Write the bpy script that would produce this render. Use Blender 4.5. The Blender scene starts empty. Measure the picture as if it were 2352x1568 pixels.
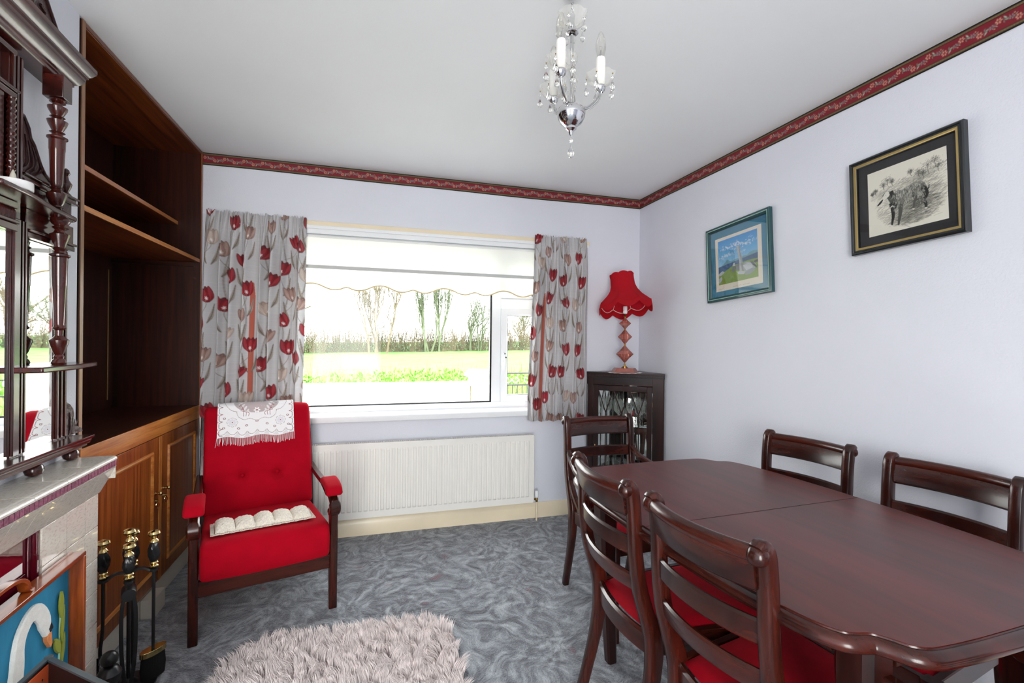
import bpy, bmesh, math, random
import numpy as np
from mathutils import Vector, Matrix, Euler
random.seed(7); rng = np.random.default_rng(7)
PI = math.pi; R = math.radians
SC = bpy.context.scene; COL = SC.collection

# ---------------------------------------------------------------- camera
cam_d = bpy.data.cameras.new('camera'); cam = bpy.data.objects.new('camera', cam_d); COL.objects.link(cam)
cam_d.sensor_width = 36.0; cam_d.lens = 1080.0/2352*36; cam_d.clip_start = 0.02; cam_d.clip_end = 500
cam.matrix_world = (Matrix.Translation((0, 0, 1.28)) @ Matrix.Rotation(R(-16.6), 4, 'Z')
                    @ Matrix.Rotation(R(90), 4, 'X') @ Matrix.Rotation(R(0.58), 4, 'Z'))
SC.camera = cam
# ---------------------------------------------------------------- world and light
W = bpy.data.worlds.new('overcast_sky'); SC.world = W; W.use_nodes = True
_n = W.node_tree.nodes; _l = W.node_tree.links; _n.clear()
_o = _n.new('ShaderNodeOutputWorld'); _b = _n.new('ShaderNodeBackground')
_tc = _n.new('ShaderNodeTexCoord'); _sep = _n.new('ShaderNodeSeparateXYZ'); _r = _n.new('ShaderNodeValToRGB')
_l.new(_tc.outputs['Generated'], _sep.inputs[0]); _l.new(_sep.outputs['Z'], _r.inputs[0])
_r.color_ramp.elements[0].position = 0.0; _r.color_ramp.elements[0].color = (1.0, 0.99, 0.97, 1)
_r.color_ramp.elements[1].position = 0.9; _r.color_ramp.elements[1].color = (.97, .98, 1.0, 1)
_l.new(_r.outputs[0], _b.inputs[0])
_m = _n.new('ShaderNodeMapRange'); _m.inputs[1].default_value = -.35; _m.inputs[2].default_value = .35   # sky set brighter behind the house to lift the light in the room
_m.inputs[3].default_value = 10.5; _m.inputs[4].default_value = 9.5; _l.new(_sep.outputs['Y'], _m.inputs[0]); _l.new(_m.outputs[0], _b.inputs[1])
_l.new(_b.outputs[0], _o.inputs[0])
SKY = _b

def portal(name, loc, rot, sx, sy):
    ld = bpy.data.lights.new(name, 'AREA'); ld.shape = 'RECTANGLE'; ld.size = sx; ld.size_y = sy
    ld.cycles.is_portal = True
    o = bpy.data.objects.new(name, ld); COL.objects.link(o); o.location = loc; o.rotation_euler = rot
portal('window_portal', (0.36, 3.46, 1.39), (R(-90), 0, 0), 2.3, 1.28)
_ld = bpy.data.lights.new('rear_fill_light', 'AREA'); _ld.shape = 'RECTANGLE'; _ld.size = 1.10; _ld.size_y = 2.0; _ld.energy = 72; _ld.color = (1, .985, .96)  # added area light at the unseen rear window, brightens the room
_lo = bpy.data.objects.new('rear_fill_light', _ld); COL.objects.link(_lo); _lo.location = (-.40, -1.69, 1.12); _lo.rotation_euler = (R(90), 0, 0)

SC.view_settings.view_transform = 'Standard'; SC.view_settings.look = 'None'
SC.view_settings.exposure = 0.08; SC.view_settings.gamma = 1.0; SC.view_settings.use_curve_mapping = False
cy = SC.cycles
cy.max_bounces = 10; cy.diffuse_bounces = 5; cy.glossy_bounces = 4; cy.transmission_bounces = 8
cy.transparent_max_bounces = 12; cy.use_denoising = True; cy.sample_clamp_indirect = 6.0
cy.caustics_refractive = False; cy.caustics_reflective = False; cy.blur_glossy = 0.5

# ---------------------------------------------------------------- colours and materials
def lin(c):
    if isinstance(c, str):
        c = c.lstrip('#'); c = [int(c[i:i+2], 16)/255 for i in (0, 2, 4)]
    return [(x/12.92 if x <= .04045 else ((x+.055)/1.055)**2.4) for x in c]
MATS = {}
def newmat(name):
    m = bpy.data.materials.new(name); m.use_nodes = True; MATS[name] = m
    nt = m.node_tree; b = nt.nodes['Principled BSDF']
    return m, nt, b
def noise_bump(nt, b, scale, strength, dist=0.002, detail=4, coord='Object', vec=None):
    tc = nt.nodes.new('ShaderNodeTexCoord'); n = nt.nodes.new('ShaderNodeTexNoise')
    n.inputs['Scale'].default_value = scale; n.inputs['Detail'].default_value = detail
    mp = nt.nodes.new('ShaderNodeMapping'); nt.links.new(tc.outputs[coord], mp.inputs[0])
    if vec: mp.inputs['Scale'].default_value = vec
    nt.links.new(mp.outputs[0], n.inputs[0])
    bp = nt.nodes.new('ShaderNodeBump'); bp.inputs['Strength'].default_value = strength; bp.inputs['Distance'].default_value = dist
    nt.links.new(n.outputs[0], bp.inputs['Height']); nt.links.new(bp.outputs[0], b.inputs['Normal'])
    return bp
def mat(name, col, rough=.5, metal=0, spec=.5, coat=0, sheen=0, var=0, vscale=8, bump=0, bscale=60, bdist=.002, bvec=None, trans=0, ior=1.45, sss=0, coatr=.08, vvec=None, emit=0):
    if name in MATS: return MATS[name]
    m, nt, b = newmat(name); c = lin(col)
    b.inputs['Base Color'].default_value = (*c, 1); b.inputs['Roughness'].default_value = rough
    b.inputs['Metallic'].default_value = metal; b.inputs['Specular IOR Level'].default_value = spec
    b.inputs['Coat Weight'].default_value = coat; b.inputs['Coat Roughness'].default_value = coatr
    b.inputs['Sheen Weight'].default_value = sheen; b.inputs['Transmission Weight'].default_value = trans
    b.inputs['IOR'].default_value = ior
    if sheen: b.inputs['Sheen Tint'].default_value = (*[min(1, x*1.6+.05) for x in c], 1)
    # every surface keeps a little procedural tone variation
    v = var if var else .04
    tc = nt.nodes.new('ShaderNodeTexCoord'); mp = nt.nodes.new('ShaderNodeMapping'); n = nt.nodes.new('ShaderNodeTexNoise')
    nt.links.new(tc.outputs['Object'], mp.inputs[0]); nt.links.new(mp.outputs[0], n.inputs[0])
    if vvec: mp.inputs['Scale'].default_value = vvec
    n.inputs['Scale'].default_value = vscale; n.inputs['Detail'].default_value = 3
    rp = nt.nodes.new('ShaderNodeValToRGB')
    rp.color_ramp.elements[0].position = .3; rp.color_ramp.elements[1].position = .7
    rp.color_ramp.elements[0].color = (*[x*(1-v) for x in c], 1); rp.color_ramp.elements[1].color = (*[min(1, x*(1+v)) for x in c], 1)
    nt.links.new(n.outputs[0], rp.inputs[0]); nt.links.new(rp.outputs[0], b.inputs['Base Color'])
    if bump: noise_bump(nt, b, bscale, bump, bdist, vec=bvec)
    return m
def wood(name, dark, light, axis='Z', scale=14, rough=.35, coat=.3, stretch=14, coatr=.12, spec=.5, contrast=(.35, .65), fig=.0):
    if name in MATS: return MATS[name]
    m, nt, b = newmat(name)
    tc = nt.nodes.new('ShaderNodeTexCoord'); mp = nt.nodes.new('ShaderNodeMapping')
    s = {'X': (1/stretch, 1, 1), 'Y': (1, 1/stretch, 1), 'Z': (1, 1, 1/stretch)}[axis]
    mp.inputs['Scale'].default_value = s
    nt.links.new(tc.outputs['Object'], mp.inputs[0])
    n = nt.nodes.new('ShaderNodeTexNoise'); n.inputs['Scale'].default_value = scale; n.inputs['Detail'].default_value = 6
    n.inputs['Roughness'].default_value = .62; n.inputs['Distortion'].default_value = .4+fig
    nt.links.new(mp.outputs[0], n.inputs[0])
    n2 = nt.nodes.new('ShaderNodeTexNoise'); n2.inputs['Scale'].default_value = scale*7; n2.inputs['Detail'].default_value = 2
    nt.links.new(mp.outputs[0], n2.inputs[0])
    mx = nt.nodes.new('ShaderNodeMath'); mx.operation = 'MULTIPLY_ADD'; mx.inputs[1].default_value = .3; 
    nt.links.new(n2.outputs[0], mx.inputs[0]); nt.links.new(n.outputs[0], mx.inputs[2])
    sb = nt.nodes.new('ShaderNodeMath'); sb.operation = 'SUBTRACT'; sb.inputs[1].default_value = .15; nt.links.new(mx.outputs[0], sb.inputs[0])
    rp = nt.nodes.new('ShaderNodeValToRGB'); e = rp.color_ramp.elements
    e[0].position = contrast[0]; e[1].position = contrast[1]; e[0].color = (*lin(dark), 1); e[1].color = (*lin(light), 1)
    nt.links.new(sb.outputs[0], rp.inputs[0]); nt.links.new(rp.outputs[0], b.inputs['Base Color'])
    b.inputs['Roughness'].default_value = rough; b.inputs['Coat Weight'].default_value = coat; b.inputs['Coat Roughness'].default_value = coatr
    b.inputs['Specular IOR Level'].default_value = spec
    return m
def attrmat(name, rough=.8, sheen=.0, spec=.3, alpha=False, bump=0, bscale=400, trans=0, coat=0, weave=None):
    m, nt, b = newmat(name)
    a = nt.nodes.new('ShaderNodeAttribute'); a.attribute_name = 'paint'
    nt.links.new(a.outputs['Color'], b.inputs['Base Color'])
    b.inputs['Roughness'].default_value = rough; b.inputs['Sheen Weight'].default_value = sheen
    b.inputs['Specular IOR Level'].default_value = spec; b.inputs['Coat Weight'].default_value = coat
    if bump: noise_bump(nt, b, bscale, bump, .001, vec=weave)
    out = nt.nodes['Material Output']
    if trans:
        tr = nt.nodes.new('ShaderNodeBsdfTranslucent'); nt.links.new(a.outputs['Color'], tr.inputs[0])
        ms = nt.nodes.new('ShaderNodeMixShader'); ms.inputs[0].default_value = trans
        nt.links.new(b.outputs[0], ms.inputs[1]); nt.links.new(tr.outputs[0], ms.inputs[2]); nt.links.new(ms.outputs[0], out.inputs[0])
    if alpha:
        nt.links.new(a.outputs['Alpha'], b.inputs['Alpha'])
    return m
def thin_glass(name, tint=(1, 1, 1), refl=1.0, rough=0.0):
    m, nt, b = newmat(name); nt.nodes.remove(b)
    t = nt.nodes.new('ShaderNodeBsdfTransparent'); t.inputs[0].default_value = (*tint, 1)
    g = nt.nodes.new('ShaderNodeBsdfGlossy'); g.inputs['Roughness'].default_value = rough
    f = nt.nodes.new('ShaderNodeFresnel'); f.inputs[0].default_value = 1.45
    mu = nt.nodes.new('ShaderNodeMath'); mu.operation = 'MULTIPLY'; mu.inputs[1].default_value = refl
    nt.links.new(f.outputs[0], mu.inputs[0])
    ms = nt.nodes.new('ShaderNodeMixShader'); nt.links.new(mu.outputs[0], ms.inputs[0])
    nt.links.new(t.outputs[0], ms.inputs[1]); nt.links.new(g.outputs[0], ms.inputs[2])
    nt.links.new(ms.outputs[0], nt.nodes['Material Output'].inputs[0])
    return m

# ---------------------------------------------------------------- mesh builder
class MB:
    def __init__(s): s.v = []; s.f = []; s.m = []
    def add(s, vs, fs, mi=0):
        k = len(s.v); s.v += [tuple(v) for v in vs]; s.f += [tuple(i+k for i in f) for f in fs]; s.m += [mi]*len(fs); return s
    def box(s, x0, x1, y0, y1, z0, z1, mi=0, M=None):
        vs = [(x, y, z) for z in (z0, z1) for y in (y0, y1) for x in (x0, x1)]
        if M is not None: vs = [M @ Vector(v) for v in vs]
        return s.add(vs, [(0, 2, 3, 1), (4, 5, 7, 6), (0, 1, 5, 4), (2, 6, 7, 3), (0, 4, 6, 2), (1, 3, 7, 5)], mi)
    def prism(s, poly, plane, a, b, mi=0, M=None):
        n = len(poly)
        def P(p, t): return {'xy': (p[0], p[1], t), 'xz': (p[0], t, p[1]), 'yz': (t, p[0], p[1])}[plane]
        vs = [P(p, a) for p in poly]+[P(p, b) for p in poly]
        if M is not None: vs = [M @ Vector(v) for v in vs]
        return s.add(vs, [tuple(range(n))[::-1], tuple(range(n, 2*n))]+[(i, (i+1) % n, n+(i+1) % n, n+i) for i in range(n)], mi)
    def lathe(s, prof, M=None, seg=20, mi=0, sx=1, sy=1, rip=0, nr=0):
        vs = []; fs = []; n = len(prof)
        for r, z in prof:
            for k in range(seg):
                a = 2*PI*k/seg; rr = r*(1+rip*math.cos(nr*a)) if rip else r
                vs.append(Vector((rr*math.cos(a)*sx, rr*math.sin(a)*sy, z)))
        for i in range(n-1):
            for k in range(seg):
                k2 = (k+1) % seg; fs.append((i*seg+k, i*seg+k2, (i+1)*seg+k2, (i+1)*seg+k))
        if prof[0][0] > 1e-6: fs.append(tuple(range(seg))[::-1])
        if prof[-1][0] > 1e-6: fs.append(tuple(range((n-1)*seg, n*seg)))
        if M is not None: vs = [M @ v for v in vs]
        return s.add(vs, fs, mi)
    def shell(s, prof, M=None, seg=20, mi=0, rip=0, nr=0):      # open lathe (no caps)
        vs = []; fs = []; n = len(prof)
        for j, (r, z) in enumerate(prof):
            for k in range(seg):
                a = 2*PI*k/seg; rr = r*(1+rip*(j/(n-1))*math.cos(nr*a)); vs.append(Vector((rr*math.cos(a), rr*math.sin(a), z)))
        for i in range(n-1):
            for k in range(seg):
                k2 = (k+1) % seg; fs.append((i*seg+k, i*seg+k2, (i+1)*seg+k2, (i+1)*seg+k))
        if M is not None: vs = [M @ v for v in vs]
        return s.add(vs, fs, mi)
    def ring(s, pts, loops, mi=0, caps=True, closed=False):
        n = len(loops[0]); vs = [v for l in loops for v in l]; fs = []
        m = len(loops)
        for i in range(m if closed else m-1):
            i2 = (i+1) % m
            for k in range(n): fs.append((i*n+k, i*n+(k+1) % n, i2*n+(k+1) % n, i2*n+k))
        if caps and not closed: fs += [tuple(range(n))[::-1], tuple(range((m-1)*n, m*n))]
        return s.add(vs, fs, mi)
    def tube(s, pts, rad, seg=8, mi=0, closed=False, M=None):
        pts = [Vector(p) for p in pts]; n = len(pts)
        if M is not None: pts = [M @ p for p in pts]
        if not hasattr(rad, '__len__'): rad = [rad]*n
        loops = []; up = None
        for i, p in enumerate(pts):
            t = (pts[(i+1) % n]-pts[i-1]) if closed else (pts[min(i+1, n-1)]-pts[max(i-1, 0)])
            t.normalize()
            if up is None: up = t.orthogonal().normalized()
            else:
                up = up-t*up.dot(t)
                if up.length < 1e-6: up = t.orthogonal()
                up.normalize()
            w = t.cross(up)
            loops.append([p+(up*math.cos(2*PI*k/seg)+w*math.sin(2*PI*k/seg))*rad[i] for k in range(seg)])
        return s.ring(pts, loops, mi, True, closed)
    def strap(s, pts, sizes, side, mi=0, M=None, rnd=.25):
        """bar of rounded rectangular section: pts path, sizes (w along side, t across), side = fixed side vector"""
        pts = [Vector(p) for p in pts]; n = len(pts); loops = []
        if not hasattr(sizes[0], '__len__'): sizes = [sizes]*n
        sd0 = Vector(side).normalized()
        for i, p in enumerate(pts):
            t = (pts[min(i+1, n-1)]-pts[max(i-1, 0)]).normalized(); nn = t.cross(sd0).normalized(); sd = nn.cross(t).normalized()
            w, h = sizes[i][0]/2, sizes[i][1]/2; c = min(w, h)*rnd
            q = [(w, h-c), (w-c, h), (-w+c, h), (-w, h-c), (-w, -h+c), (-w+c, -h), (w-c, -h), (w, -h+c)]
            loops.append([p+sd*a+nn*b for a, b in q])
        if M is not None: loops = [[M @ v for v in l] for l in loops]
        return s.ring(pts, loops, mi)
    def ell(s, c, r, seg=12, mi=0, M=None):
        if not hasattr(r, '__len__'): r = (r, r, r)
        n = max(4, seg//2); prof = [(math.sin(PI*i/n), -math.cos(PI*i/n)) for i in range(n+1)]
        T = Matrix.Translation(Vector(c)) @ Matrix.Diagonal((r[0], r[1], r[2], 1))
        if M is not None: T = M @ T
        vs = []; fs = []
        for i in range(1, n):
            for k in range(seg):
                a = 2*PI*k/seg; vs.append(T @ Vector((prof[i][0]*math.cos(a), prof[i][0]*math.sin(a), prof[i][1])))
        b = len(vs); vs += [T @ Vector((0, 0, -1)), T @ Vector((0, 0, 1))]
        for i in range(n-2):
            for k in range(seg): fs.append((i*seg+k, i*seg+(k+1) % seg, (i+1)*seg+(k+1) % seg, (i+1)*seg+k))
        for k in range(seg):
            fs.append((b, (k+1) % seg, k)); fs.append((b+1, (n-2)*seg+k, (n-2)*seg+(k+1) % seg))
        return s.add(vs, fs, mi)
    def frame(s, w, h, prof, mi=0, M=None):
        """mitred frame centred on origin in the XZ plane, facing -Y. prof = [(inset, depth)]"""
        loops = []
        for ins, d in prof:
            a, b = w/2-ins, h/2-ins; loops.append([Vector((-a, -d, -b)), Vector((a, -d, -b)), Vector((a, -d, b)), Vector((-a, -d, b))])
        if M is not None: loops = [[M @ v for v in l] for l in loops]
        return s.ring(None, loops, mi, False, True)
    def build(s, name, mats, parent=None, smooth=35, bevel=0, seg=2, M=None, loc=None):
        me = bpy.data.meshes.new(name); me.from_pydata([tuple(v) for v in s.v], [], s.f)
        if not isinstance(mats, (list, tuple)): mats = [mats]
        for m in mats: me.materials.append(m)
        if len(mats) > 1: me.polygons.foreach_set('material_index', s.m)
        me.validate(); me.update()
        bm = bmesh.new(); bm.from_mesh(me); bmesh.ops.recalc_face_normals(bm, faces=bm.faces); bm.to_mesh(me); bm.free()
        if smooth: me.shade_smooth(); me.set_sharp_from_angle(angle=R(smooth))
        o = bpy.data.objects.new(name, me); COL.objects.link(o)
        if parent is not None: o.parent = parent
        if M is not None: o.matrix_local = M
        if loc is not None: o.location = loc
        if bevel:
            md = o.modifiers.new('bevel', 'BEVEL'); md.width = bevel; md.segments = seg; md.limit_method = 'ANGLE'; md.angle_limit = R(40)
            md.harden_normals = False
        return o

def tag(o, label=None, cat=None, group=None, kind=None):
    if label: o['label'] = label
    if cat: o['category'] = cat
    if group: o['group'] = group
    if kind: o['kind'] = kind
    return o
def thing(name, label, cat, loc=(0, 0, 0), rz=0, group=None, rot=None, kind=None):
    o = bpy.data.objects.new(name, None); COL.objects.link(o); o.location = loc
    o.rotation_euler = rot if rot else (0, 0, rz); o.empty_display_size = .05
    return tag(o, label, cat, group, kind)
def kids(o): return [c for c in bpy.data.objects if c.parent == o]
def copy_tree(o, kidmap=None, parent=None):
    if kidmap is None:
        kidmap = {}
        for x in bpy.data.objects:
            if x.parent: kidmap.setdefault(x.parent.name, []).append(x)
    c = o.copy(); COL.objects.link(c)
    if parent is not None: c.parent = parent
    for ch in kidmap.get(o.name, []): copy_tree(ch, kidmap, c)
    return c
def struct(name, mb, m, parent=None, **k):
    o = mb.build(name, m, parent, **k); o['kind'] = 'structure'; return o

# ---------------------------------------------------------------- painted pattern canvas -> colour attribute on a real mesh
class Canvas:
    def __init__(s, w, h, ppm, bg):
        s.ppm = ppm; s.nx = int(w*ppm)+1; s.ny = int(h*ppm)+1; s.w = w; s.h = h
        s.a = np.zeros((s.ny, s.nx, 4), np.float32); s.a[..., :3] = lin(bg); s.a[..., 3] = 1
    def _bb(s, x0, x1, y0, y1):
        i0 = max(0, int(x0*s.ppm)-1); i1 = min(s.nx, int(x1*s.ppm)+3); j0 = max(0, int(y0*s.ppm)-1); j1 = min(s.ny, int(y1*s.ppm)+3)
        if i1 <= i0 or j1 <= j0: return None
        X, Y = np.meshgrid(np.arange(i0, i1)/s.ppm, np.arange(j0, j1)/s.ppm); return i0, i1, j0, j1, X, Y
    def _put(s, bb, mask, col, al):
        i0, i1, j0, j1, X, Y = bb; m = np.clip(mask, 0, 1)*al; sub = s.a[j0:j1, i0:i1]
        if col is None: sub[..., 3] *= (1-m)
        else:
            sub[..., :3] = sub[..., :3]*(1-m[..., None])+np.array(lin(col))*m[..., None]; sub[..., 3] = np.maximum(sub[..., 3], m)
    def poly(s, pts, col, al=1):
        p = np.array(pts, float); bb = s._bb(p[:, 0].min(), p[:, 0].max(), p[:, 1].min(), p[:, 1].max())
        if bb is None: return
        X, Y = bb[4], bb[5]; ins = np.zeros(X.shape, bool); n = len(p)
        for i in range(n):
            x0, y0 = p[i]; x1, y1 = p[(i+1) % n]
            if y0 == y1: continue
            c = ((Y >= min(y0, y1)) & (Y < max(y0, y1))) & (X < (x1-x0)*(Y-y0)/(y1-y0)+x0); ins ^= c
        s._put(bb, ins.astype(float), col, al)
    def ell(s, cx, cy_, rx, ry, ang, col, al=1, soft=0):
        r = max(rx, ry); bb = s._bb(cx-r, cx+r, cy_-r, cy_+r)
        if bb is None: return
        X, Y = bb[4]-cx, bb[5]-cy_; c, sn = math.cos(ang), math.sin(ang); u = (X*c+Y*sn)/rx; v = (-X*sn+Y*c)/ry
        d = np.sqrt(u*u+v*v); m = np.clip((1-d)/max(soft, 1.0/(min(rx, ry)*s.ppm+.01)), 0, 1); s._put(bb, m, col, al)
    def stroke(s, pts, wd, col, al=1):
        for i in range(len(pts)-1):
            w = wd if not hasattr(wd, '__len__') else (wd[0]+(wd[1]-wd[0])*i/max(1, len(pts)-2))
            (x0, y0), (x1, y1) = pts[i], pts[i+1]
            bb = s._bb(min(x0, x1)-w, max(x0, x1)+w, min(y0, y1)-w, max(y0, y1)+w)
            if bb is None: continue
            X, Y = bb[4], bb[5]; dx, dy = x1-x0, y1-y0; L = dx*dx+dy*dy+1e-12
            t = np.clip(((X-x0)*dx+(Y-y0)*dy)/L, 0, 1); d = np.hypot(X-x0-t*dx, Y-y0-t*dy)
            s._put(bb, np.clip((w/2-d)*s.ppm+.5, 0, 1), col, al)
    def sample(s, U, V):
        x = np.clip(U*s.ppm, 0, s.nx-1.001); y = np.clip(V*s.ppm, 0, s.ny-1.001); i = x.astype(int); j = y.astype(int)
        fx = (x-i)[..., None]; fy = (y-j)[..., None]; a = s.a
        return (a[j, i]*(1-fx)+a[j, i+1]*fx)*(1-fy)+(a[j+1, i]*(1-fx)+a[j+1, i+1]*fx)*fy
def grid_mesh(name, P, C, m, parent=None, smooth=True, flip=False):
    """P (ny,nx,3) positions, C (ny,nx,4) colours"""
    ny, nx = P.shape[:2]; me = bpy.data.meshes.new(name)
    idx = np.arange(ny*nx).reshape(ny, nx)
    q = np.stack([idx[:-1, :-1], idx[:-1, 1:], idx[1:, 1:], idx[1:, :-1]], -1).reshape(-1, 4)
    if flip: q = q[:, ::-1]
    me.vertices.add(ny*nx); me.vertices.foreach_set('co', P.reshape(-1).astype(np.float32))
    me.loops.add(q.size); me.loops.foreach_set('vertex_index', q.reshape(-1).astype(np.int32))
    me.polygons.add(len(q)); me.polygons.foreach_set('loop_start', (np.arange(len(q))*4).astype(np.int32))
    me.update(calc_edges=True); me.validate()
    if C is not None:
        ca = me.color_attributes.new('paint', 'FLOAT_COLOR', 'POINT'); ca.data.foreach_set('color', C.reshape(-1).astype(np.float32))
    me.materials.append(m)
    if smooth: me.shade_smooth()
    o = bpy.data.objects.new(name, me); COL.objects.link(o)
    if parent is not None: o.parent = parent
    return o
def flat_art(name, cv, m, parent, M, n=None):
    """canvas laid on a flat panel: local x right, z up, facing -Y, centred"""
    nx, ny = cv.nx, cv.ny; u = np.linspace(0, cv.w, nx); v = np.linspace(0, cv.h, ny); U, V = np.meshgrid(u, v)
    P = np.stack([U-cv.w/2, np.zeros_like(U), cv.h/2-V], -1); o = grid_mesh(name, P, cv.sample(U, V), m, parent, False, flip=True)
    o.matrix_local = M; return o
def spline(pts, n):
    """Catmull-Rom through pts"""
    pts = [Vector(p) for p in pts]; out = []; k = len(pts)-1
    for i in range(n):
        t = i/(n-1)*k; j = min(int(t), k-1); f = t-j
        p0, p1, p2, p3 = pts[max(j-1, 0)], pts[j], pts[j+1], pts[min(j+2, k)]
        out.append(.5*((2*p1)+(p2-p0)*f+(2*p0-5*p1+4*p2-p3)*f*f+(3*p1-p0-3*p2+p3)*f**3))
    return out
def sp2(pts, n): return [(p.x, p.y) for p in spline([(a, b, 0) for a, b in pts], n)]
# ================================================================= materials
M_WALL = mat('wall_paint', '#dddfe8', .75, spec=.25, bump=.55, bscale=130, bdist=.0022, var=.012, vscale=3)
M_CEIL = mat('ceiling_paint', '#f0f2f3', .8, spec=.2, bump=.12, bscale=25, bdist=.003, var=.012, vscale=2)
M_UPVC = mat('white_upvc', '#f2f4f6', .22, spec=.5, var=.01)
M_GASK = mat('window_gasket', '#16181a', .5)
M_GLASS = thin_glass('window_glass', (.97, .985, .98), .28)
M_CREAM = mat('cream_gloss_paint', '#eadcc0', .3, var=.05, vscale=5)
M_BRASS = mat('polished_brass', '#dcc48a', .16, metal=1, var=.08, vscale=30)
M_CHROME = mat('chrome', '#d8d8da', .08, metal=1)
M_BLACKM = mat('black_iron', '#17181b', .42, spec=.5, var=.15)
M_RED = mat('red_velour', '#9c0319', .85, sheen=.15, spec=.15, var=.10, vscale=30, bump=.5, bscale=900, bdist=.001)
M_RED2 = mat('red_wool_upholstery', '#a3041b', .9, sheen=.18, spec=.1, var=.08, vscale=14, bump=.6, bscale=700, bdist=.0012)
D, L_ = '#220a06', '#46180e'
M_MAH = {a: wood('mahogany_'+a.lower(), D, L_, a, 16, .26, .25, 10, .12, spec=.35) for a in 'XYZ'}
M_TOP = wood('mahogany_table_top', '#44140f', '#5e201a', 'Y', 10, .33, .10, 16, .34, fig=.2, spec=.4)
M_DARKM = {a: wood('dark_mahogany_'+a.lower(), '#180806', '#30100b', a, 16, .32, .2, 10, .15, spec=.3) for a in 'XYZ'}
M_OVM = {a: wood('red_mahogany_'+a.lower(), '#260d0a', '#4d1a13', a, 18, .24, .5, 10, .12) for a in 'XYZ'}
M_SAP = {a: wood('sapele_veneer_'+a.lower(), '#6e3410', '#9a5420', a, 42, .30, .25, 30, .2, contrast=(.38, .62)) for a in 'XYZ'}
M_LIP = {a: wood('teak_lipping_'+a.lower(), '#a0581c', '#cf8a42', a, 24, .3, .3, 14, .2, fig=.6) for a in 'XYZ'}

# ================================================================= room shell
XR, YB, ZC = 2.001, 3.244, 2.40; YR = -1.70; XL = -1.45
WX0, WX1, WZ0, WZ1 = -.80, 1.46, .775, 1.985           # window opening in the back wall
s = MB()
s.box(XL-.3, WX0, YB, YB+.3, -.1, ZC+.1); s.box(WX1, XR+.3, YB, YB+.3, -.1, ZC+.1)
s.box(WX0, WX1, YB, YB+.3, -.1, WZ0); s.box(WX0, WX1, YB, YB+.3, WZ1, ZC+.1)
struct('wall_back', s, M_WALL, smooth=0)
struct('wall_right', MB().box(XR, XR+.3, YR, YB, -.1, ZC+.1), M_WALL, smooth=0)
struct('wall_left', MB().box(XL-.3, XL, YR, YB, -.1, ZC+.1), M_WALL, smooth=0)
FA = R(3.0)                                             # the fireplace wall stands three degrees out of square
FM = Matrix.Translation((-.985, 2.0, 0)) @ Matrix(((math.cos(FA), math.sin(FA), 0, 0), (math.sin(FA), -math.cos(FA), 0, 0), (0, 0, 1, 0), (0, 0, 0, 1)))
# local fireplace frame: x = out of the wall (n), y = along the wall towards the viewer (s), z up
cb = MB(); cb.prism([(-.44, 0), (0, 0), (0, 1.62), (-.52, 1.62)], 'xy', -.1, ZC+.1, M=FM)
struct('wall_chimney', cb, M_WALL, smooth=0)
s = MB()
s.box(XL-.3, -.97, YR-.3, YR, -.1, ZC+.1); s.box(.17, XR+.3, YR-.3, YR, -.1, ZC+.1)
s.box(-.97, .17, YR-.3, YR, -.1, .08); s.box(-.97, .17, YR-.3, YR, 2.16, ZC+.1)
struct('wall_front', s, M_WALL, smooth=0)
struct('ceiling', MB().box(XL-.3, XR+.3, YR-.3, YB+.3, ZC, ZC+.15), M_CEIL, smooth=0)

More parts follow.
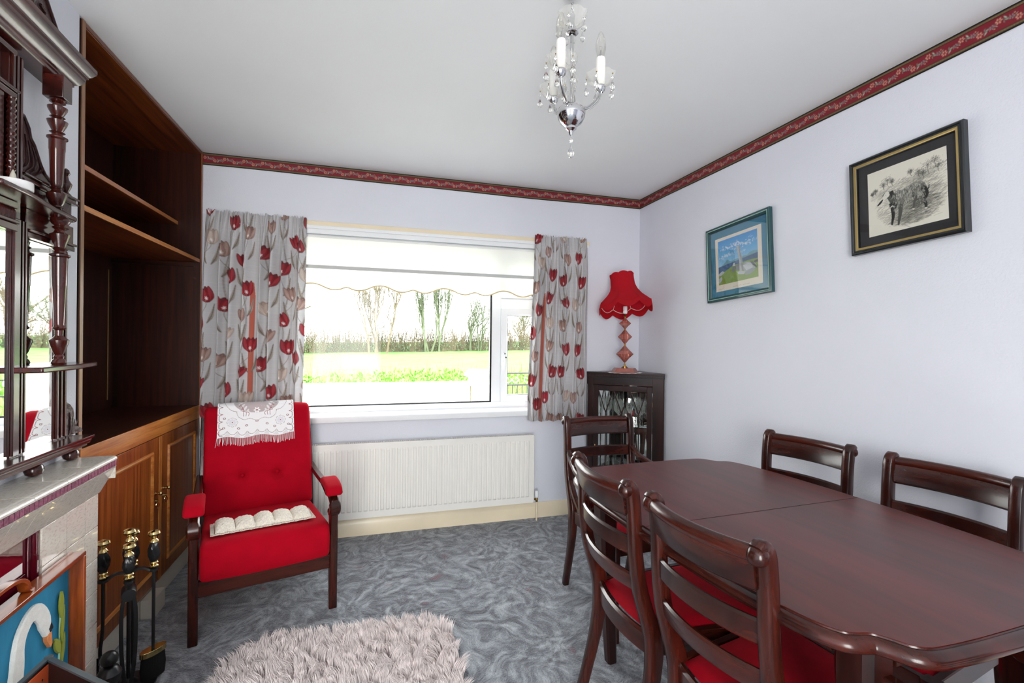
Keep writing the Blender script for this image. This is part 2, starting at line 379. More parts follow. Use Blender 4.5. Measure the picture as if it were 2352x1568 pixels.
# carpet: dark grey-blue pile with swirling lighter strands and rust flecks
def carpet_mat():
    m, nt, b = newmat('swirl_carpet'); N = nt.nodes.new; L = nt.links.new
    tc = N('ShaderNodeTexCoord')
    w = N('ShaderNodeTexNoise'); w.inputs['Scale'].default_value = 2.6; w.inputs['Detail'].default_value = 2; L(tc.outputs['Object'], w.inputs[0])
    sc = N('ShaderNodeVectorMath'); sc.operation = 'SCALE'; sc.inputs['Scale'].default_value = .6; L(w.outputs['Color'], sc.inputs[0])
    ad = N('ShaderNodeVectorMath'); ad.operation = 'ADD'; L(tc.outputs['Object'], ad.inputs[0]); L(sc.outputs[0], ad.inputs[1])
    vo = N('ShaderNodeTexVoronoi'); vo.inputs['Scale'].default_value = 3.4; vo.feature = 'F1'; L(ad.outputs[0], vo.inputs[0])
    mu = N('ShaderNodeMath'); mu.operation = 'MULTIPLY'; mu.inputs[1].default_value = 30; L(vo.outputs['Distance'], mu.inputs[0])
    sn = N('ShaderNodeMath'); sn.operation = 'SINE'; L(mu.outputs[0], sn.inputs[0])
    n2 = N('ShaderNodeTexNoise'); n2.inputs['Scale'].default_value = 15; n2.inputs['Detail'].default_value = 8; n2.inputs['Roughness'].default_value = .8; L(ad.outputs[0], n2.inputs[0])
    m2 = N('ShaderNodeMath'); m2.operation = 'MULTIPLY_ADD'; m2.inputs[1].default_value = .035; L(sn.outputs[0], m2.inputs[0]); L(n2.outputs[0], m2.inputs[2])
    rp = N('ShaderNodeValToRGB'); e = rp.color_ramp.elements
    e[0].position = .28; e[0].color = (*lin('#2e2f36'), 1); e[1].position = .72; e[1].color = (*lin('#d4dade'), 1)
    x = e.new(.46); x.color = (*lin('#747880'), 1); x = e.new(.56); x.color = (*lin('#a0a7ae'), 1); L(m2.outputs[0], rp.inputs[0])
    n3 = N('ShaderNodeTexNoise'); n3.inputs['Scale'].default_value = 5.5; n3.inputs['Detail'].default_value = 3; L(sc.outputs[0], n3.inputs[0])
    vr = N('ShaderNodeTexVoronoi'); vr.inputs['Scale'].default_value = 4.2; L(ad.outputs[0], vr.inputs[0])
    r2 = N('ShaderNodeValToRGB'); q = r2.color_ramp.elements; q[0].position = .0; q[0].color = (1, 1, 1, 1); q[1].position = .13; q[1].color = (0, 0, 0, 1); L(vr.outputs['Distance'], r2.inputs[0])
    mr = N('ShaderNodeMath'); mr.operation = 'MULTIPLY'; mr.inputs[1].default_value = .75; L(r2.outputs[0], mr.inputs[0])
    mx = N('ShaderNodeMix'); mx.data_type = 'RGBA'; L(mr.outputs[0], mx.inputs[0]); L(rp.outputs[0], mx.inputs[6]); mx.inputs[7].default_value = (*lin('#8a4650'), 1)
    L(mx.outputs[2], b.inputs['Base Color']); b.inputs['Roughness'].default_value = .95; b.inputs['Sheen Weight'].default_value = .5
    b.inputs['Sheen Roughness'].default_value = .45; b.inputs['Specular IOR Level'].default_value = .15
    f1 = N('ShaderNodeTexNoise'); f1.inputs['Scale'].default_value = 150; f1.inputs['Detail'].default_value = 3; L(tc.outputs['Object'], f1.inputs[0])
    f2 = N('ShaderNodeTexNoise'); f2.inputs['Scale'].default_value = 26; f2.inputs['Detail'].default_value = 5; L(ad.outputs[0], f2.inputs[0])
    fm = N('ShaderNodeMath'); fm.operation = 'MULTIPLY_ADD'; fm.inputs[1].default_value = 1.6; L(f2.outputs[0], fm.inputs[0]); L(f1.outputs[0], fm.inputs[2])
    bp = N('ShaderNodeBump'); bp.inputs['Strength'].default_value = .9; bp.inputs['Distance'].default_value = .011; L(fm.outputs[0], bp.inputs['Height']); L(bp.outputs[0], b.inputs['Normal'])
    return m
struct('floor', MB().box(XL-.3, XR+.3, YR-.3, YB+.3, -.1, 0), carpet_mat(), smooth=0)

# skirting boards
def skirt(name, M_, L, h=.108):
    pr = [(0, 0), (.018, 0), (.018, h-.03), (.015, h-.022), (.012, h-.012), (.006, h), (0, h)]
    o = struct(name, MB().prism([(a, b) for a, b in pr], 'yz', 0, L, M=M_), M_CREAM, smooth=30); return o
skirt('baseboard_back', Matrix.Translation((-.97, YB, 0)) @ Matrix.Diagonal((1, -1, 1, 1)), XR+.97)
skirt('baseboard_right', Matrix.Translation((XR, YR, 0)) @ Matrix.Rotation(R(90), 4, 'Z'), YB-YR-.02)

# ---------------------------------------------------------------- wallpaper border
def border_canvas(L):
    c = Canvas(L, .077, 420, '#7a1c28'); h = .077
    for y0, y1, col in ((0, .007, '#1b1012'), (.007, .0135, '#6a5a3c'), (.0635, .070, '#6a5a3c'), (.070, .078, '#1b1012')):
        c.poly([(0, y0), (L, y0), (L, y1), (0, y1)], col)
    c.poly([(0, .0140), (L, .0140), (L, .0155), (0, .0155)], '#3a1418'); c.poly([(0, .0615), (L, .0615), (L, .063), (0, .063)], '#3a1418')
    x = .004
    while x < L:
        c.ell(x, .0102, .0022, .0016, .6, '#8c8f68'); c.ell(x, .0668, .0022, .0016, .6, '#8c8f68'); x += .008
    x = .012; k = 0
    while x < L:
        up = .030 if k % 2 == 0 else .046
        for a in range(6):
            c.ell(x+.0068*math.cos(a*PI/3), up+.0068*math.sin(a*PI/3), .0042, .0034, a*PI/3, '#d99a84')
        c.ell(x, up, .0032, .0032, 0, '#8a2c34'); c.ell(x+.002, up+.001, .0014, .0014, 0, '#d9c58c')
        d = 1 if k % 2 == 0 else -1
        c.ell(x+.017, up-d*.003, .0085, .0030, d*.9, '#a9c0ae'); c.ell(x+.021, up+d*.006, .0085, .0030, d*.2, '#86a594')
        c.ell(x+.014, up+d*.010, .0060, .0024, d*1.3, '#6f8f80')
        xx = x+.034; yy = up+d*.006
        for a in range(5): c.ell(xx+.0056*math.cos(a*1.257), yy+.0056*math.sin(a*1.257), .0036, .0030, a, '#8f8690')
        c.ell(xx, yy, .0026, .0026, 0, '#5c2a38'); c.ell(xx+.007, yy-d*.009, .0030, .0026, 0, '#c9b784'); c.ell(xx-.006, yy-d*.008, .0024, .0024, 0, '#b86a64')
        c.ell(xx+.012, yy-d*.003, .0055, .0020, -d*.6, '#a9c0ae')
        c.stroke([(x+.006, up), (xx, yy), (x+.052, .076-up)], .0014, '#5f7a68')
        x += .052; k += 1
    return c
M_BORD = attrmat('wallpaper_border', .6)
def border(name, p0, dirv, L, nrm):
    c = border_canvas(L); nx, ny = c.nx, c.ny; U, V = np.meshgrid(np.linspace(0, L, nx), np.linspace(0, .077, ny))
    dz = .0025*np.sin(U*2.1+1)+.0015*np.sin(U*5.3)
    P = np.stack([p0[0]+dirv[0]*U+nrm[0]*.002, p0[1]+dirv[1]*U+nrm[1]*.002, ZC-.0015-V+dz*(V/.077)], -1)
    o = grid_mesh(name, P, c.sample(U, V), M_BORD); o['kind'] = 'structure'; return o
border('trim_1', (-.984, YB, 0), (1, 0), XR+.984-.002, (0, -1))
border('trim_2', (XR, YB-.003, 0), (0, -1), 3.3, (-1, 0))

# ---------------------------------------------------------------- window in the back wall
win = thing('window_1', None, None, (0, 0, 0)); win['kind'] = 'structure'
FY = 3.40
def wpart(name, mb, m, bevel=.004, **k): return mb.build(name, m, win, bevel=bevel, **k)
f = MB(); y0, y1 = FY-.035, FY+.035
f.box(WX0, WX1, y0, y1, WZ0, .835); f.box(WX0, WX1, y0, y1, 1.915, WZ1)
f.box(WX0, WX0+.06, y0, y1, .835, 1.915); f.box(WX1-.06, WX1, y0, y1, .835, 1.915)
f.box(.845, .915, y0, y1, .835, 1.915); f.box(.915, WX1-.06, y0, y1, 1.52, 1.60)
wpart('window_frame', f, M_UPVC)
g = MB()                                                # black rubber line round the fixed pane
for a in ((-.742, .846, .833, .842), (-.742, .846, 1.905, 1.917)): g.box(a[0], a[1], y0-.002, y0+.01, a[2], a[3])
for a in ((-.742, -.733), (.834, .846)): g.box(a[0], a[1], y0-.0018, y0+.01, .833, 1.917)
wpart('gasket', g, M_GASK, 0)
wpart('window_pane', MB().box(-.75, .85, FY+.004, FY+.010, .83, 1.92), M_GLASS, 0, smooth=0)
cs = wpart('casement', MB().frame(.485, .69, [(0, -.01), (0, .03), (.004, .034), (.040, .034), (.052, .024), (.052, -.01)]), M_UPVC, 0)
cs.location = (.915+.2425, FY-.02, .835+.3425)
wpart('casement_pane', MB().box(.955, 1.36, FY+.004, FY+.010, .87, 1.48), M_GLASS, 0, smooth=0)
g = MB().frame(.385, .59, [(0, .0), (0, .0015), (.004, .0015), (.004, 0)], M=Matrix.Translation((1.1575, FY-.043, 1.1775)))
wpart('casement_gasket', g, M_GASK, 0)
cs = wpart('top_light', MB().frame(.485, .315, [(0, -.01), (0, .03), (.004, .034), (.040, .034), (.052, .024), (.052, -.01)]), M_UPVC, 0)
cs.location = (.915+.2425, FY-.02, 1.60+.1575)
wpart('top_light_pane', MB().box(.955, 1.36, FY+.004, FY+.010, 1.64, 1.87), M_GLASS, 0, smooth=0)
h = MB(); h.box(.930, .946, FY-.075, FY-.054, 1.13, 1.20); h.strap(spline([(.938, FY-.075, 1.18), (.938, FY-.10, 1.165), (.940, FY-.095, 1.12), (.941, FY-.088, 1.07)], 12), (.013, .008), (1, 0, 0))
hd = wpart('window_handle', h, M_UPVC, .002)
k = MB(); k.ell((.938, FY-.103, 1.163), .0065, 10); k.ell((.938, FY-.078, 1.19), .005, 10); k.build('lock_button', M_BLACKM, hd)
h = MB(); h.box(1.12, 1.19, FY-.075, FY-.054, 1.612, 1.628); h.strap([(1.15, FY-.08, 1.62), (1.14, FY-.10, 1.62), (1.23, FY-.095, 1.618)], (.012, .008), (0, 0, 1))
wpart('vent_handle', h, M_UPVC, .002); k = MB().ell((1.135, FY-.103, 1.62), .006, 10); k.build('vent_lock_button', M_BLACKM, win)
sl = MB().prism([(YB-.045, .747), (YB-.048, .755), (YB-.048, .783), (YB-.040, .790), (FY-.03, .792), (FY-.03, .765), (YB+.002, .765), (YB+.002, .747)], 'yz', WX0-.10, WX1-.055)
wpart('window_sill', sl, M_UPVC, .003)

# unseen rear window behind the viewer, added to bring fill light into the room
w2 = thing('window_2', None, None); w2['kind'] = 'structure'
f = MB()
for a in ((-.97, -.90), (.10, .17)): f.box(a[0], a[1], YR-.12, YR-.05, .08, 2.16)
f.box(-.90, .10, YR-.12, YR-.05, .08, .15); f.box(-.90, .10, YR-.12, YR-.05, 2.09, 2.16)
f.build('window_frame', M_UPVC, w2, bevel=.004)
MB().box(-.90, .10, YR-.09, YR-.084, .15, 2.09).build('window_pane', M_GLASS, w2, smooth=0)

# ================================================================= outside
M_GRASS = mat('field_grass', '#5a8044', .95, spec=.1, var=.25, vscale=.9)
M_DRIVE = mat('concrete_drive', '#c9c7c0', .9, var=.1, vscale=1.5)
M_RENDER = mat('cream_wall_render', '#efe9d8', .9, var=.06, vscale=2)
M_CAP = mat('painted_capping', '#f2f0ea', .8, var=.05)
def ground_z(x, y):
    if y < 9.6: return -.30
    t = (y-9.6)
    return -.30+min(1, t/3)*.35+(x*.017-.2)*min(1, t/30)+.012*t*(1 if t < 40 else 40/t)
gx = np.concatenate([np.linspace(-150, -20, 14), np.linspace(-18, 30, 33), np.linspace(34, 170, 16)]); gy = np.concatenate([np.linspace(9.3, 20, 14), np.linspace(23, 200, 34)])
X, Y = np.meshgrid(gx, gy); Z = np.vectorize(ground_z)(X, Y)+.05*np.sin(X*.9)*np.sin(Y*.6)
o = grid_mesh('field', np.stack([X, Y, Z], -1), None, M_GRASS); o['kind'] = 'structure'
struct('driveway', MB().box(-12, 22, YB+.3, 9.3, -.5, -.30), M_DRIVE, smooth=0)
struct('patio', MB().box(-12, 14, -16, YR-.3, -.4, -.06), M_DRIVE, smooth=0)
t = thing('garden_wall', 'low cream rendered garden wall with flat white capping along the drive outside', 'wall', (0, 9.1, -.3))
MB().box(-9, 1.86, 0, .2, 0, .70).build('wall_body', M_RENDER, t, smooth=0)
MB().box(-9, 1.87, -.05, .25, .70, .775).build('wall_capping', M_CAP, t, bevel=.01)
def pillar(x, label):
    t = thing('gate_pillar', label, 'pillar', (x, 9.2, -.3))
    MB().box(-.24, .24, -.24, .24, 0, .86).build('pillar_shaft', M_RENDER, t, smooth=0)
    MB().prism([(-.31, .86), (.31, .86), (.31, .93), (.20, 1.01), (-.20, 1.01), (-.31, .93)], 'xz', -.31, .31).build('pillar_cap', M_CAP, t, bevel=.015)
pillar(2.13, 'square cream gate pillar with white coping where the low garden wall ends'); pillar(5.3, 'square cream gate pillar on the far side of the wrought iron gate')
t = thing('iron_gate', 'black wrought iron gate with white scrolls beside the cream gate pillar', 'gate', (2.42, 9.2, -.28))
b = MB(); b.box(0, 2.6, -.015, .015, .05, .08); b.box(0, 2.6, -.015, .015, .66, .685); b.box(0, 2.6, -.015, .015, .90, .925)
for x in (0.0, 2.575): b.box(x, x+.03, -.015, .015, 0, .96)
b.build('gate_frame', M_BLACKM, t, smooth=0)
b = MB(); [b.tube([(.13+.105*i, 0, .06), (.13+.105*i, 0, .67)], .008, 5) for i in range(24)]; b.build('gate_bars', M_BLACKM, t)
M_WSCR = mat('white_scroll_paint', '#e8e8e4', .6)
for i in range(6):
    b = MB()
    for sgn in (-1, 1):
        cx = .33+.40*i+sgn*.09; pts = [(cx+sgn*(.085-.013*a)*math.cos(a*1.0+PI), 0, .793+(.09-.013*a)*math.sin(a*1.0+PI)*1.0) for a in np.linspace(0, 6, 26)]
        b.tube(pts, .011, 5)
    b.build('scroll', M_WSCR, t)

# leaf clouds and bare trees
def leaves(mb, cx, cy_, cz, rx, ry, rz, n, size, mi=0):
    for _ in range(n):
        while True:
            p = rng.uniform(-1, 1, 3)
            if p @ p <= 1: break
        c = Vector((cx+p[0]*rx, cy_+p[1]*ry, cz+p[2]*rz)); q = Euler(rng.uniform(0, 6.28, 3)).to_matrix(); s_ = size*rng.uniform(.6, 1.3)
        a = q @ Vector((s_, 0, 0)); b_ = q @ Vector((0, s_*.45, 0)); mb.add([c-a, c-b_, c+a, c+b_], [(0, 1, 2, 3)], mi)
M_LAUREL = mat('laurel_leaves', '#5f9430', .55, var=.35, vscale=6)
M_IVY = mat('hedgerow_leaves', '#52644c', .8, var=.3, vscale=.6)
M_TWIG = mat('winter_bark', '#6b604e', .95, var=.2, vscale=2)
M_TWIG2 = mat('ivy_clad_bark', '#5c634c', .95, var=.25, vscale=2)
M_DRY = mat('dry_grass', '#9c8f66', .95, var=.25, vscale=3)
M_WEED = mat('green_rough_grass', '#74914c', .95, var=.3, vscale=3)
hb = MB()
for x in np.arange(-8, 4.6, .16):
    leaves(hb, x, 9.92, .50+.05*math.sin(x*1.7)+.02*x/4, .2, .28, .17, 46, .045)
tag(hb.build('hedge_foliage', M_LAUREL, smooth=0), 'low bright green laurel hedge foliage along the back of the garden wall', 'hedge', kind='stuff')
hb = MB()
for x in np.arange(-9, 14, .28):
    for y in (10.4, 11.2, 12.2, 13.4, 15):
        z = ground_z(x, y)
        for _ in range(9):
            bx, by = x+rng.uniform(-.2, .2), y+rng.uniform(-.5, .5); hh = rng.uniform(.25, .75)*(1 if y < 14 else .7); dx, dy = rng.normal(0, .12, 2)
            w = rng.uniform(.008, .02); hb.add([(bx-w, by, z), (bx+w, by, z), (bx+dx, by+dy, z+hh)], [(0, 1, 2)], int(rng.random() < .45))
tag(hb.build('rough_grass', [M_DRY, M_WEED], smooth=0), 'tall pale dry grass and weeds between the hedge and the green field', 'grass', kind='stuff')
def branch(mb, p, d, L, r, depth, spread=.55, up=.25):
    n = 3; pts = [p]; dd = d.copy()
    for i in range(n):
        dd = (dd+Vector(rng.normal(0, .10, 3))+Vector((0, 0, up*.12))).normalized(); pts.append(pts[-1]+dd*L/n)
    mb.tube(pts, [r*(1-.45*i/n) for i in range(n+1)], 4 if depth > 2 else 3)
    if depth <= 0: return
    for _ in range(4 if depth > 1 else 5):
        t = rng.uniform(.35, 1.0); q = pts[0].lerp(pts[-1], t) if t < .99 else pts[-1]
        i = min(n-1, int(t*n)); q = pts[i].lerp(pts[i+1], t*n-i)
        nd = (dd+Vector(rng.normal(0, spread, 3))+Vector((0, 0, up))).normalized(); branch(mb, q, nd, L*rng.uniform(.5, .78), r*.55, depth-1, spread, up)
def tree(x, y, h, label, m, depth=4, stems=1, spread=.5, up=.25, r=.13):
    z = ground_z(x, y)-.1; t = thing('bare_tree', label, 'tree', (x, y, z)); mb = MB()
    for k in range(stems):
        d = Vector((rng.normal(0, .16 if stems > 1 else .03), rng.normal(0, .1), 1)).normalized(); branch(mb, Vector((rng.normal(0, .5) if stems > 1 else 0, 0, 0)), d, h*.42, r, depth, spread, up)
    mb.build('branches', m, t)
    return t
tree(-4.15, 30, 11, 'large bare winter tree with a thick trunk at the left end of the window view', M_TWIG, 5, 1, .6, .15, .30)
tree(.3, 40, 7.2, 'spreading many-stemmed bare tree left of the tall thin trunks beyond the field', M_TWIG, 4, 4, .38, .5, .12)
tree(5.0, 41, 8.2, 'clump of tall thin ivy-clad bare trunks in the middle of the far hedgerow', M_TWIG2, 4, 5, .22, .8, .11)
tree(9.3, 42, 6.2, 'round-crowned bare tree right of the tall thin trunks beyond the field', M_TWIG2, 4, 4, .5, .3, .10)
tree(13.5, 43, 6.0, 'bare tree seen through the small casement pane', M_TWIG2, 4, 4, .5, .3, .10)
tree(18.5, 44, 7.0, 'bare tree at the right hand end of the far hedgerow', M_TWIG, 4, 3, .5, .3, .12)
tree(-8.5, 41, 7.0, 'bare tree in the hedgerow hidden from most of the room by the left curtain', M_TWIG, 4, 3, .5, .3, .12)
hb = MB()
for x in np.arange(-16, 26, .9):
    y = 42+rng.uniform(-.6, .6); z = ground_z(x, y); hh = rng.uniform(1.0, 2.0)
    leaves(hb, x, y, z+hh*.35, .9, .8, hh*.5, 240, .065, 0)
    for _ in range(130):
        bx = x+rng.uniform(-.6, .6); dx, dy, dz = rng.normal(0, .7), rng.normal(0, .5), rng.uniform(1.4, 4.4); w = .015
        hb.add([(bx-w, y, z), (bx+w, y, z), (bx+dx, y+dy, z+dz)], [(0, 1, 2)], 1)
tag(hb.build('hedgerow_brush', [M_IVY, M_TWIG], smooth=0), 'tangled grey-green hedgerow brush at the far edge of the field', 'hedge', kind='stuff')
# ================================================================= built-in shelving unit in the alcove
UX = -.985; U0, U1 = 2.012, 3.238; UD = -1.42
unit = thing('shelving_unit', 'tall built-in dark wood shelving unit with two panelled cupboard doors beside the chimney wall', 'shelving unit', (0, 0, 0))
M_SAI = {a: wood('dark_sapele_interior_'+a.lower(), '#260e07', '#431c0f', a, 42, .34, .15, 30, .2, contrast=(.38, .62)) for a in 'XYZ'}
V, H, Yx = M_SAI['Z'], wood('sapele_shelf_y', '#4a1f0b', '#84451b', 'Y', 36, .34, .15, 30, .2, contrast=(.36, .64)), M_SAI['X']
def ub(name, b, m, mi=0, bevel=.001, parent=unit): return MB().box(*b).build(name, m, parent, bevel=bevel)
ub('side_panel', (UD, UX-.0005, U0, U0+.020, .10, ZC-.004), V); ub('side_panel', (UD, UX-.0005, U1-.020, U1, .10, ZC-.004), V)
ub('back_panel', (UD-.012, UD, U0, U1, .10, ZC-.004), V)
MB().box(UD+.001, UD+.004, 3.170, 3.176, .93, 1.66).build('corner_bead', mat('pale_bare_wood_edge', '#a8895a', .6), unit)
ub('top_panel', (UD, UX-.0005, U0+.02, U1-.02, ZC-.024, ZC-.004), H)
def lip(name, y0, y1, z0, z1, x=UX, m=None, axis='Y', t=.004): return MB().box(x, x+t, y0, y1, z0, z1).build(name, m or M_LIP[axis], unit, bevel=.0008)
lip('edge_lipping', U0, U0+.020, .87, ZC-.004, axis='Z', m=wood('pale_lipping_z', '#7c5236', '#a87c58', 'Z', 24, .4, .2, 14)); lip('edge_lipping', U0+.02, U1-.02, ZC-.022, ZC-.006, m=wood('brown_lipping', '#5c3020', '#7d4a34', 'Y', 24, .4, .2, 14))
lip('edge_lipping', U1-.020, U1, .87, ZC-.004, axis='Z', m=M_SAP['Z'])
def shelf(z, x1, t=.02):
    ub('shelf', (UD, x1-.004, U0+.02, U1-.02, z-t, z), H); lip('shelf_edge', U0+.02, U1-.02, z-t, z, x1-.004)
shelf(1.967, -1.10); shelf(1.752, UX-.002)
ub('support_batten', (UD, UX-.03, U1-.034, U1-.02, 1.705, 1.73), Yx)
ub('worktop', (UD, UX+.002, U0+.004, U1-.002, .852, .884), M_SAI['Y'])
lip('worktop_lipping', U0+.004, U1-.002, .850, .885, UX+.002, t=.006)
MB().box(UX-.02, UX+.004, U0+.004, U1-.002, .806, .849).build('front_rail', M_LIP['Y'], unit, bevel=.001)
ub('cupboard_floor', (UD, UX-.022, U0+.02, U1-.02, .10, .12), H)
def door(y0, y1, side, label):
    z0, z1 = .105, .802
    d = MB().box(UX-.018, UX+.002, y0, y1, z0, z1).build('door', M_SAP['Z'], unit, bevel=.0015); d['label'] = label
    yc, zc = (y0+y1)/2, (z0+z1)/2; w = y1-y0-.13; h = z1-z0-.12
    Mx = Matrix.Translation((UX+.002, yc, zc)) @ Matrix.Rotation(R(90), 4, 'Z')
    MB().frame(w, h, [(0, 0), (.002, .006), (.007, .009), (.012, .007), (.016, .004), (.019, 0)], M=Mx).build('panel_moulding', M_LIP['Y'], d)
    ky = y1-.028 if side > 0 else y0+.028
    kb = MB(); Mk = Matrix.Translation((UX+.002, ky, .535)) @ Matrix.Rotation(R(90), 4, 'Y')
    kb.lathe([(.009, 0), (.009, .002), (.004, .004), (.004, .010), (.007, .014), (.0095, .020), (.007, .026), (0, .028)], Mk, 14)
    kb.lathe([(.007, 0), (.007, .002), (0, .0022)], Matrix.Translation((UX+.002, ky, .500)) @ Matrix.Rotation(R(90), 4, 'Y'), 12)
    kb.tube([(UX+.010+.004*math.sin(a), ky+.008*math.sin(a), .492-.013+.013*math.cos(a)) for a in np.linspace(0, 2*PI, 14)[:-1]], .0016, 5, closed=True)
    kb.tube([(UX+.003, ky, .500), (UX+.014, ky, .500)], .0018, 5)
    kb.build('brass_knob_and_key', M_BRASS, d)
door(U0+.024, 2.668, 1, 'orange-brown panelled cupboard door nearer the fireplace'); door(2.706, U1-.022, -1, 'dark panelled cupboard door nearer the window')
lip('door_stile', 2.672, 2.702, .105, .802, UX-.010, M_LIP['Z'], t=.014)
ub('plinth', (UX-.05, UX-.012, U0, U1, 0, .098), mat('white_plinth_paint', '#d8d2c6', .5))
MB().box(UX-.01, UX+.045, 2.52, 2.64, 0, .085).build('plinth_block', mat('white_plinth_paint', '#d8d2c6', .5), unit, bevel=.002)

# ================================================================= tiled fireplace
fp = thing('tiled_fireplace', 'cream mottled tile fireplace surround with a slim mosaic band under its mantel', 'fireplace', (0, 0, 0)); fp.matrix_world = FM
def tile_mat():
    m, nt, b = newmat('cream_mottled_tile'); N = nt.nodes.new; L = nt.links.new; tc = N('ShaderNodeTexCoord')
    n = N('ShaderNodeTexNoise'); n.inputs['Scale'].default_value = 210; n.inputs['Detail'].default_value = 4; mp = N('ShaderNodeMapping'); mp.inputs['Scale'].default_value = (1, .35, 1); mp.inputs['Rotation'].default_value = (.5, 0, .4)
    L(tc.outputs['Object'], mp.inputs[0]); L(mp.outputs[0], n.inputs[0]); rp = N('ShaderNodeValToRGB'); e = rp.color_ramp.elements
    e[0].position = .34; e[0].color = (*lin('#cdc2b7'), 1); e[1].position = .5; e[1].color = (*lin('#ded8cd'), 1); L(n.outputs[0], rp.inputs[0]); L(rp.outputs[0], b.inputs['Base Color'])
    b.inputs['Roughness'].default_value = .22; b.inputs['Coat Weight'].default_value = .4; return m
M_TILE = tile_mat(); M_GROUT = mat('tile_grout', '#b3a79c', .9)
M_MOSA = mat('plum_mosaic', '#8d4f66', .35, var=.55, vscale=160); M_RTILE = mat('ruby_gloss_tile', '#5a0a1c', .04, coat=1, var=.05, coatr=.01, spec=.8)
SE = .085; ZM = .876; NM = .146; NS = .100; SF = 1.52   # end of surround, mantel height, mantel depth, face depth
core = MB(); core.prism([(0, SE+.004), (NS-.004, SE+.004), (NS-.004, .40), (NS-.03, .40), (NS-.03, SF-.32), (NS-.004, SF-.32), (NS-.004, SF-.004), (0, SF-.004)], 'xy', 0, .752)
core.prism([(0, .7525), (NS-.002, .7525), (NM-.004, .842), (NM-.004, ZM-.003), (0, ZM-.003)], 'xz', SE-.006, SF+.006)
core.build('surround_core', M_GROUT, fp, smooth=0)
tl = MB()
for grp_ in (((SE, .167), (.169, .273), (.275, .398)), ((SF-.398+SE, SF-.275+SE), (SF-.273+SE, SF-.169+SE), (SF-.167+SE, SF))):
    tl = MB()
    for s0, s1 in grp_:
        zz = .752
        while zz > .01: tl.box(NS-.006, NS, s0, s1, max(0, zz-.106), zz); zz -= .108
    tl.build('face_tiles', M_TILE, fp, bevel=.0012)
tl = MB()                                               # rounded top tiles and the sloping apron tiles
s0 = SE-.012
k = 0
while s0 < SF+.01:
    s1 = min(s0+.152, SF+.012)
    pr = [(0, ZM-.008), (NM-.008, ZM-.008)]+[(NM-.008+.010*math.sin(a), ZM-.010+.010*math.cos(a)) for a in np.linspace(0, PI*.5, 6)]+[(NM+.002, ZM-.014), (NM-.006, ZM-.014), (NM-.006, ZM-.010), (0, ZM-.012)]
    tl.prism([(0, ZM), (NM-.008, ZM)]+[(NM-.008+.010*math.sin(a), ZM-.010+.010*math.cos(a)) for a in np.linspace(.2, PI*.5, 6)]+[(NM+.002, ZM-.013), (0, ZM-.013)], 'xz', s0+.0008, s1-.0008)
    s0 = s1
tl.build('mantel_top_tiles', M_TILE, fp, bevel=.001)
tl = MB(); s0 = SE-.010
while s0 < SF+.009:
    s1 = min(s0+.106, SF+.010); tl.prism([(NS-.006, .7535), (NS+.001, .7535), (NM+.001, .842), (NM-.006, .842)], 'xz', s0+.0006, s1-.0006); s0 = s1
tl.box(.0, NM-.002, SE-.011, SE-.006, .80, .861); tl.build('apron_tiles', M_TILE, fp, bevel=.0008)
tl = MB(); s0 = SE-.010
while s0 < SF+.008: tl.box(NM-.006, NM+.0012, s0+.0012, s0+.0178, .8435, .8615); s0 += .019
tl.build('mosaic_band', M_MOSA, fp, bevel=.0006)
rt = MB()
for i in range(5):
    a = .425+i*.138
    for z0, z1 in ((.648, .748), (.54, .645), (.43, .537)): rt.box(NS-.028, NS-.020, a+.002, a+.136, z0, z1)
rt.box(NS-.029, NS-.004, .402, .410, .40, .752); rt.box(NS-.028, NS-.016, .411, .424, .0, .752); rt.build('ruby_inset_tiles', M_RTILE, fp, bevel=.0015)
MB().box(.0705, .0712, .43, SF-.32, 0, .43).build('firebox_opening', mat('firebox_black', '#0b0a0a', .9), fp, smooth=0)  # thin black sheet in place of a hollow firebox
hearth = MB().box(0, .34, SE+.06, SF-.06, .001, .03).build('hearth_slab', mat('hearth_tile', '#8d7f76', .4), fp, bevel=.004)

# ---------------------------------------------------------------- swan fire screen
scr = thing('fire_screen', 'wooden box-framed fire screen with a felt swan and reeds on blue panel', 'fire screen', (0, 0, 0)); scr.matrix_world = FM
SS0, SS1, SZ = .270, 1.02, .632; N0, N1 = NS+.003, .146
M_SCR = {a: wood('orange_screen_wood_'+a.lower(), '#6e2a0e', '#a2501f', a, 20, .28, .5, 12, .1, fig=.4) for a in 'XYZ'}
MB().box(N0, N1, SS0, SS1, SZ-.012, SZ).build('top_board', M_SCR['Y'], scr, bevel=.0015)
for a in (SS0, SS1-.012): MB().box(N0, N1, a, a+.012, .032, SZ-.0125).build('side_board', M_SCR['Z'], scr, bevel=.0015)
MB().box(N0, N1, SS0+.0125, SS1-.0125, .032, .044).build('bottom_board', M_SCR['Y'], scr, bevel=.0015)
MB().box(N0, N0+.006, SS0+.0125, SS1-.0125, .0445, SZ-.0125).build('blue_panel', mat('blue_felt_panel', '#1f7ea3', .9, var=.14, vscale=14, sheen=.2, vvec=(1, 2.2, .6)), scr, smooth=0)
NP = N0+.006
M_SWAN = mat('white_felt', '#f0efe8', .95, sheen=.4, bump=.8, bscale=350, bdist=.003, var=.05, vscale=60); M_BEAK = mat('orange_felt', '#dd8a52', .9, var=.15, vscale=80)
M_OLIVE = mat('olive_felt', '#8c9436', .95, sheen=.3, bump=.6, bscale=400); M_MINT = mat('mint_stem', '#a9d6bd', .8)
sw = MB(); cl = [(.63, .24), (.585, .30), (.545, .372), (.528, .44), (.524, .49), (.510, .525), (.480, .549), (.450, .548), (.425, .525), (.410, .492), (.402, .462)]
cl = spline([(NP+.004, a, b) for a, b in cl], 34); ws = np.interp(np.linspace(0, 1, 34), [0, .2, .4, .6, .75, .88, 1], [.085, .055, .040, .038, .044, .046, .022])
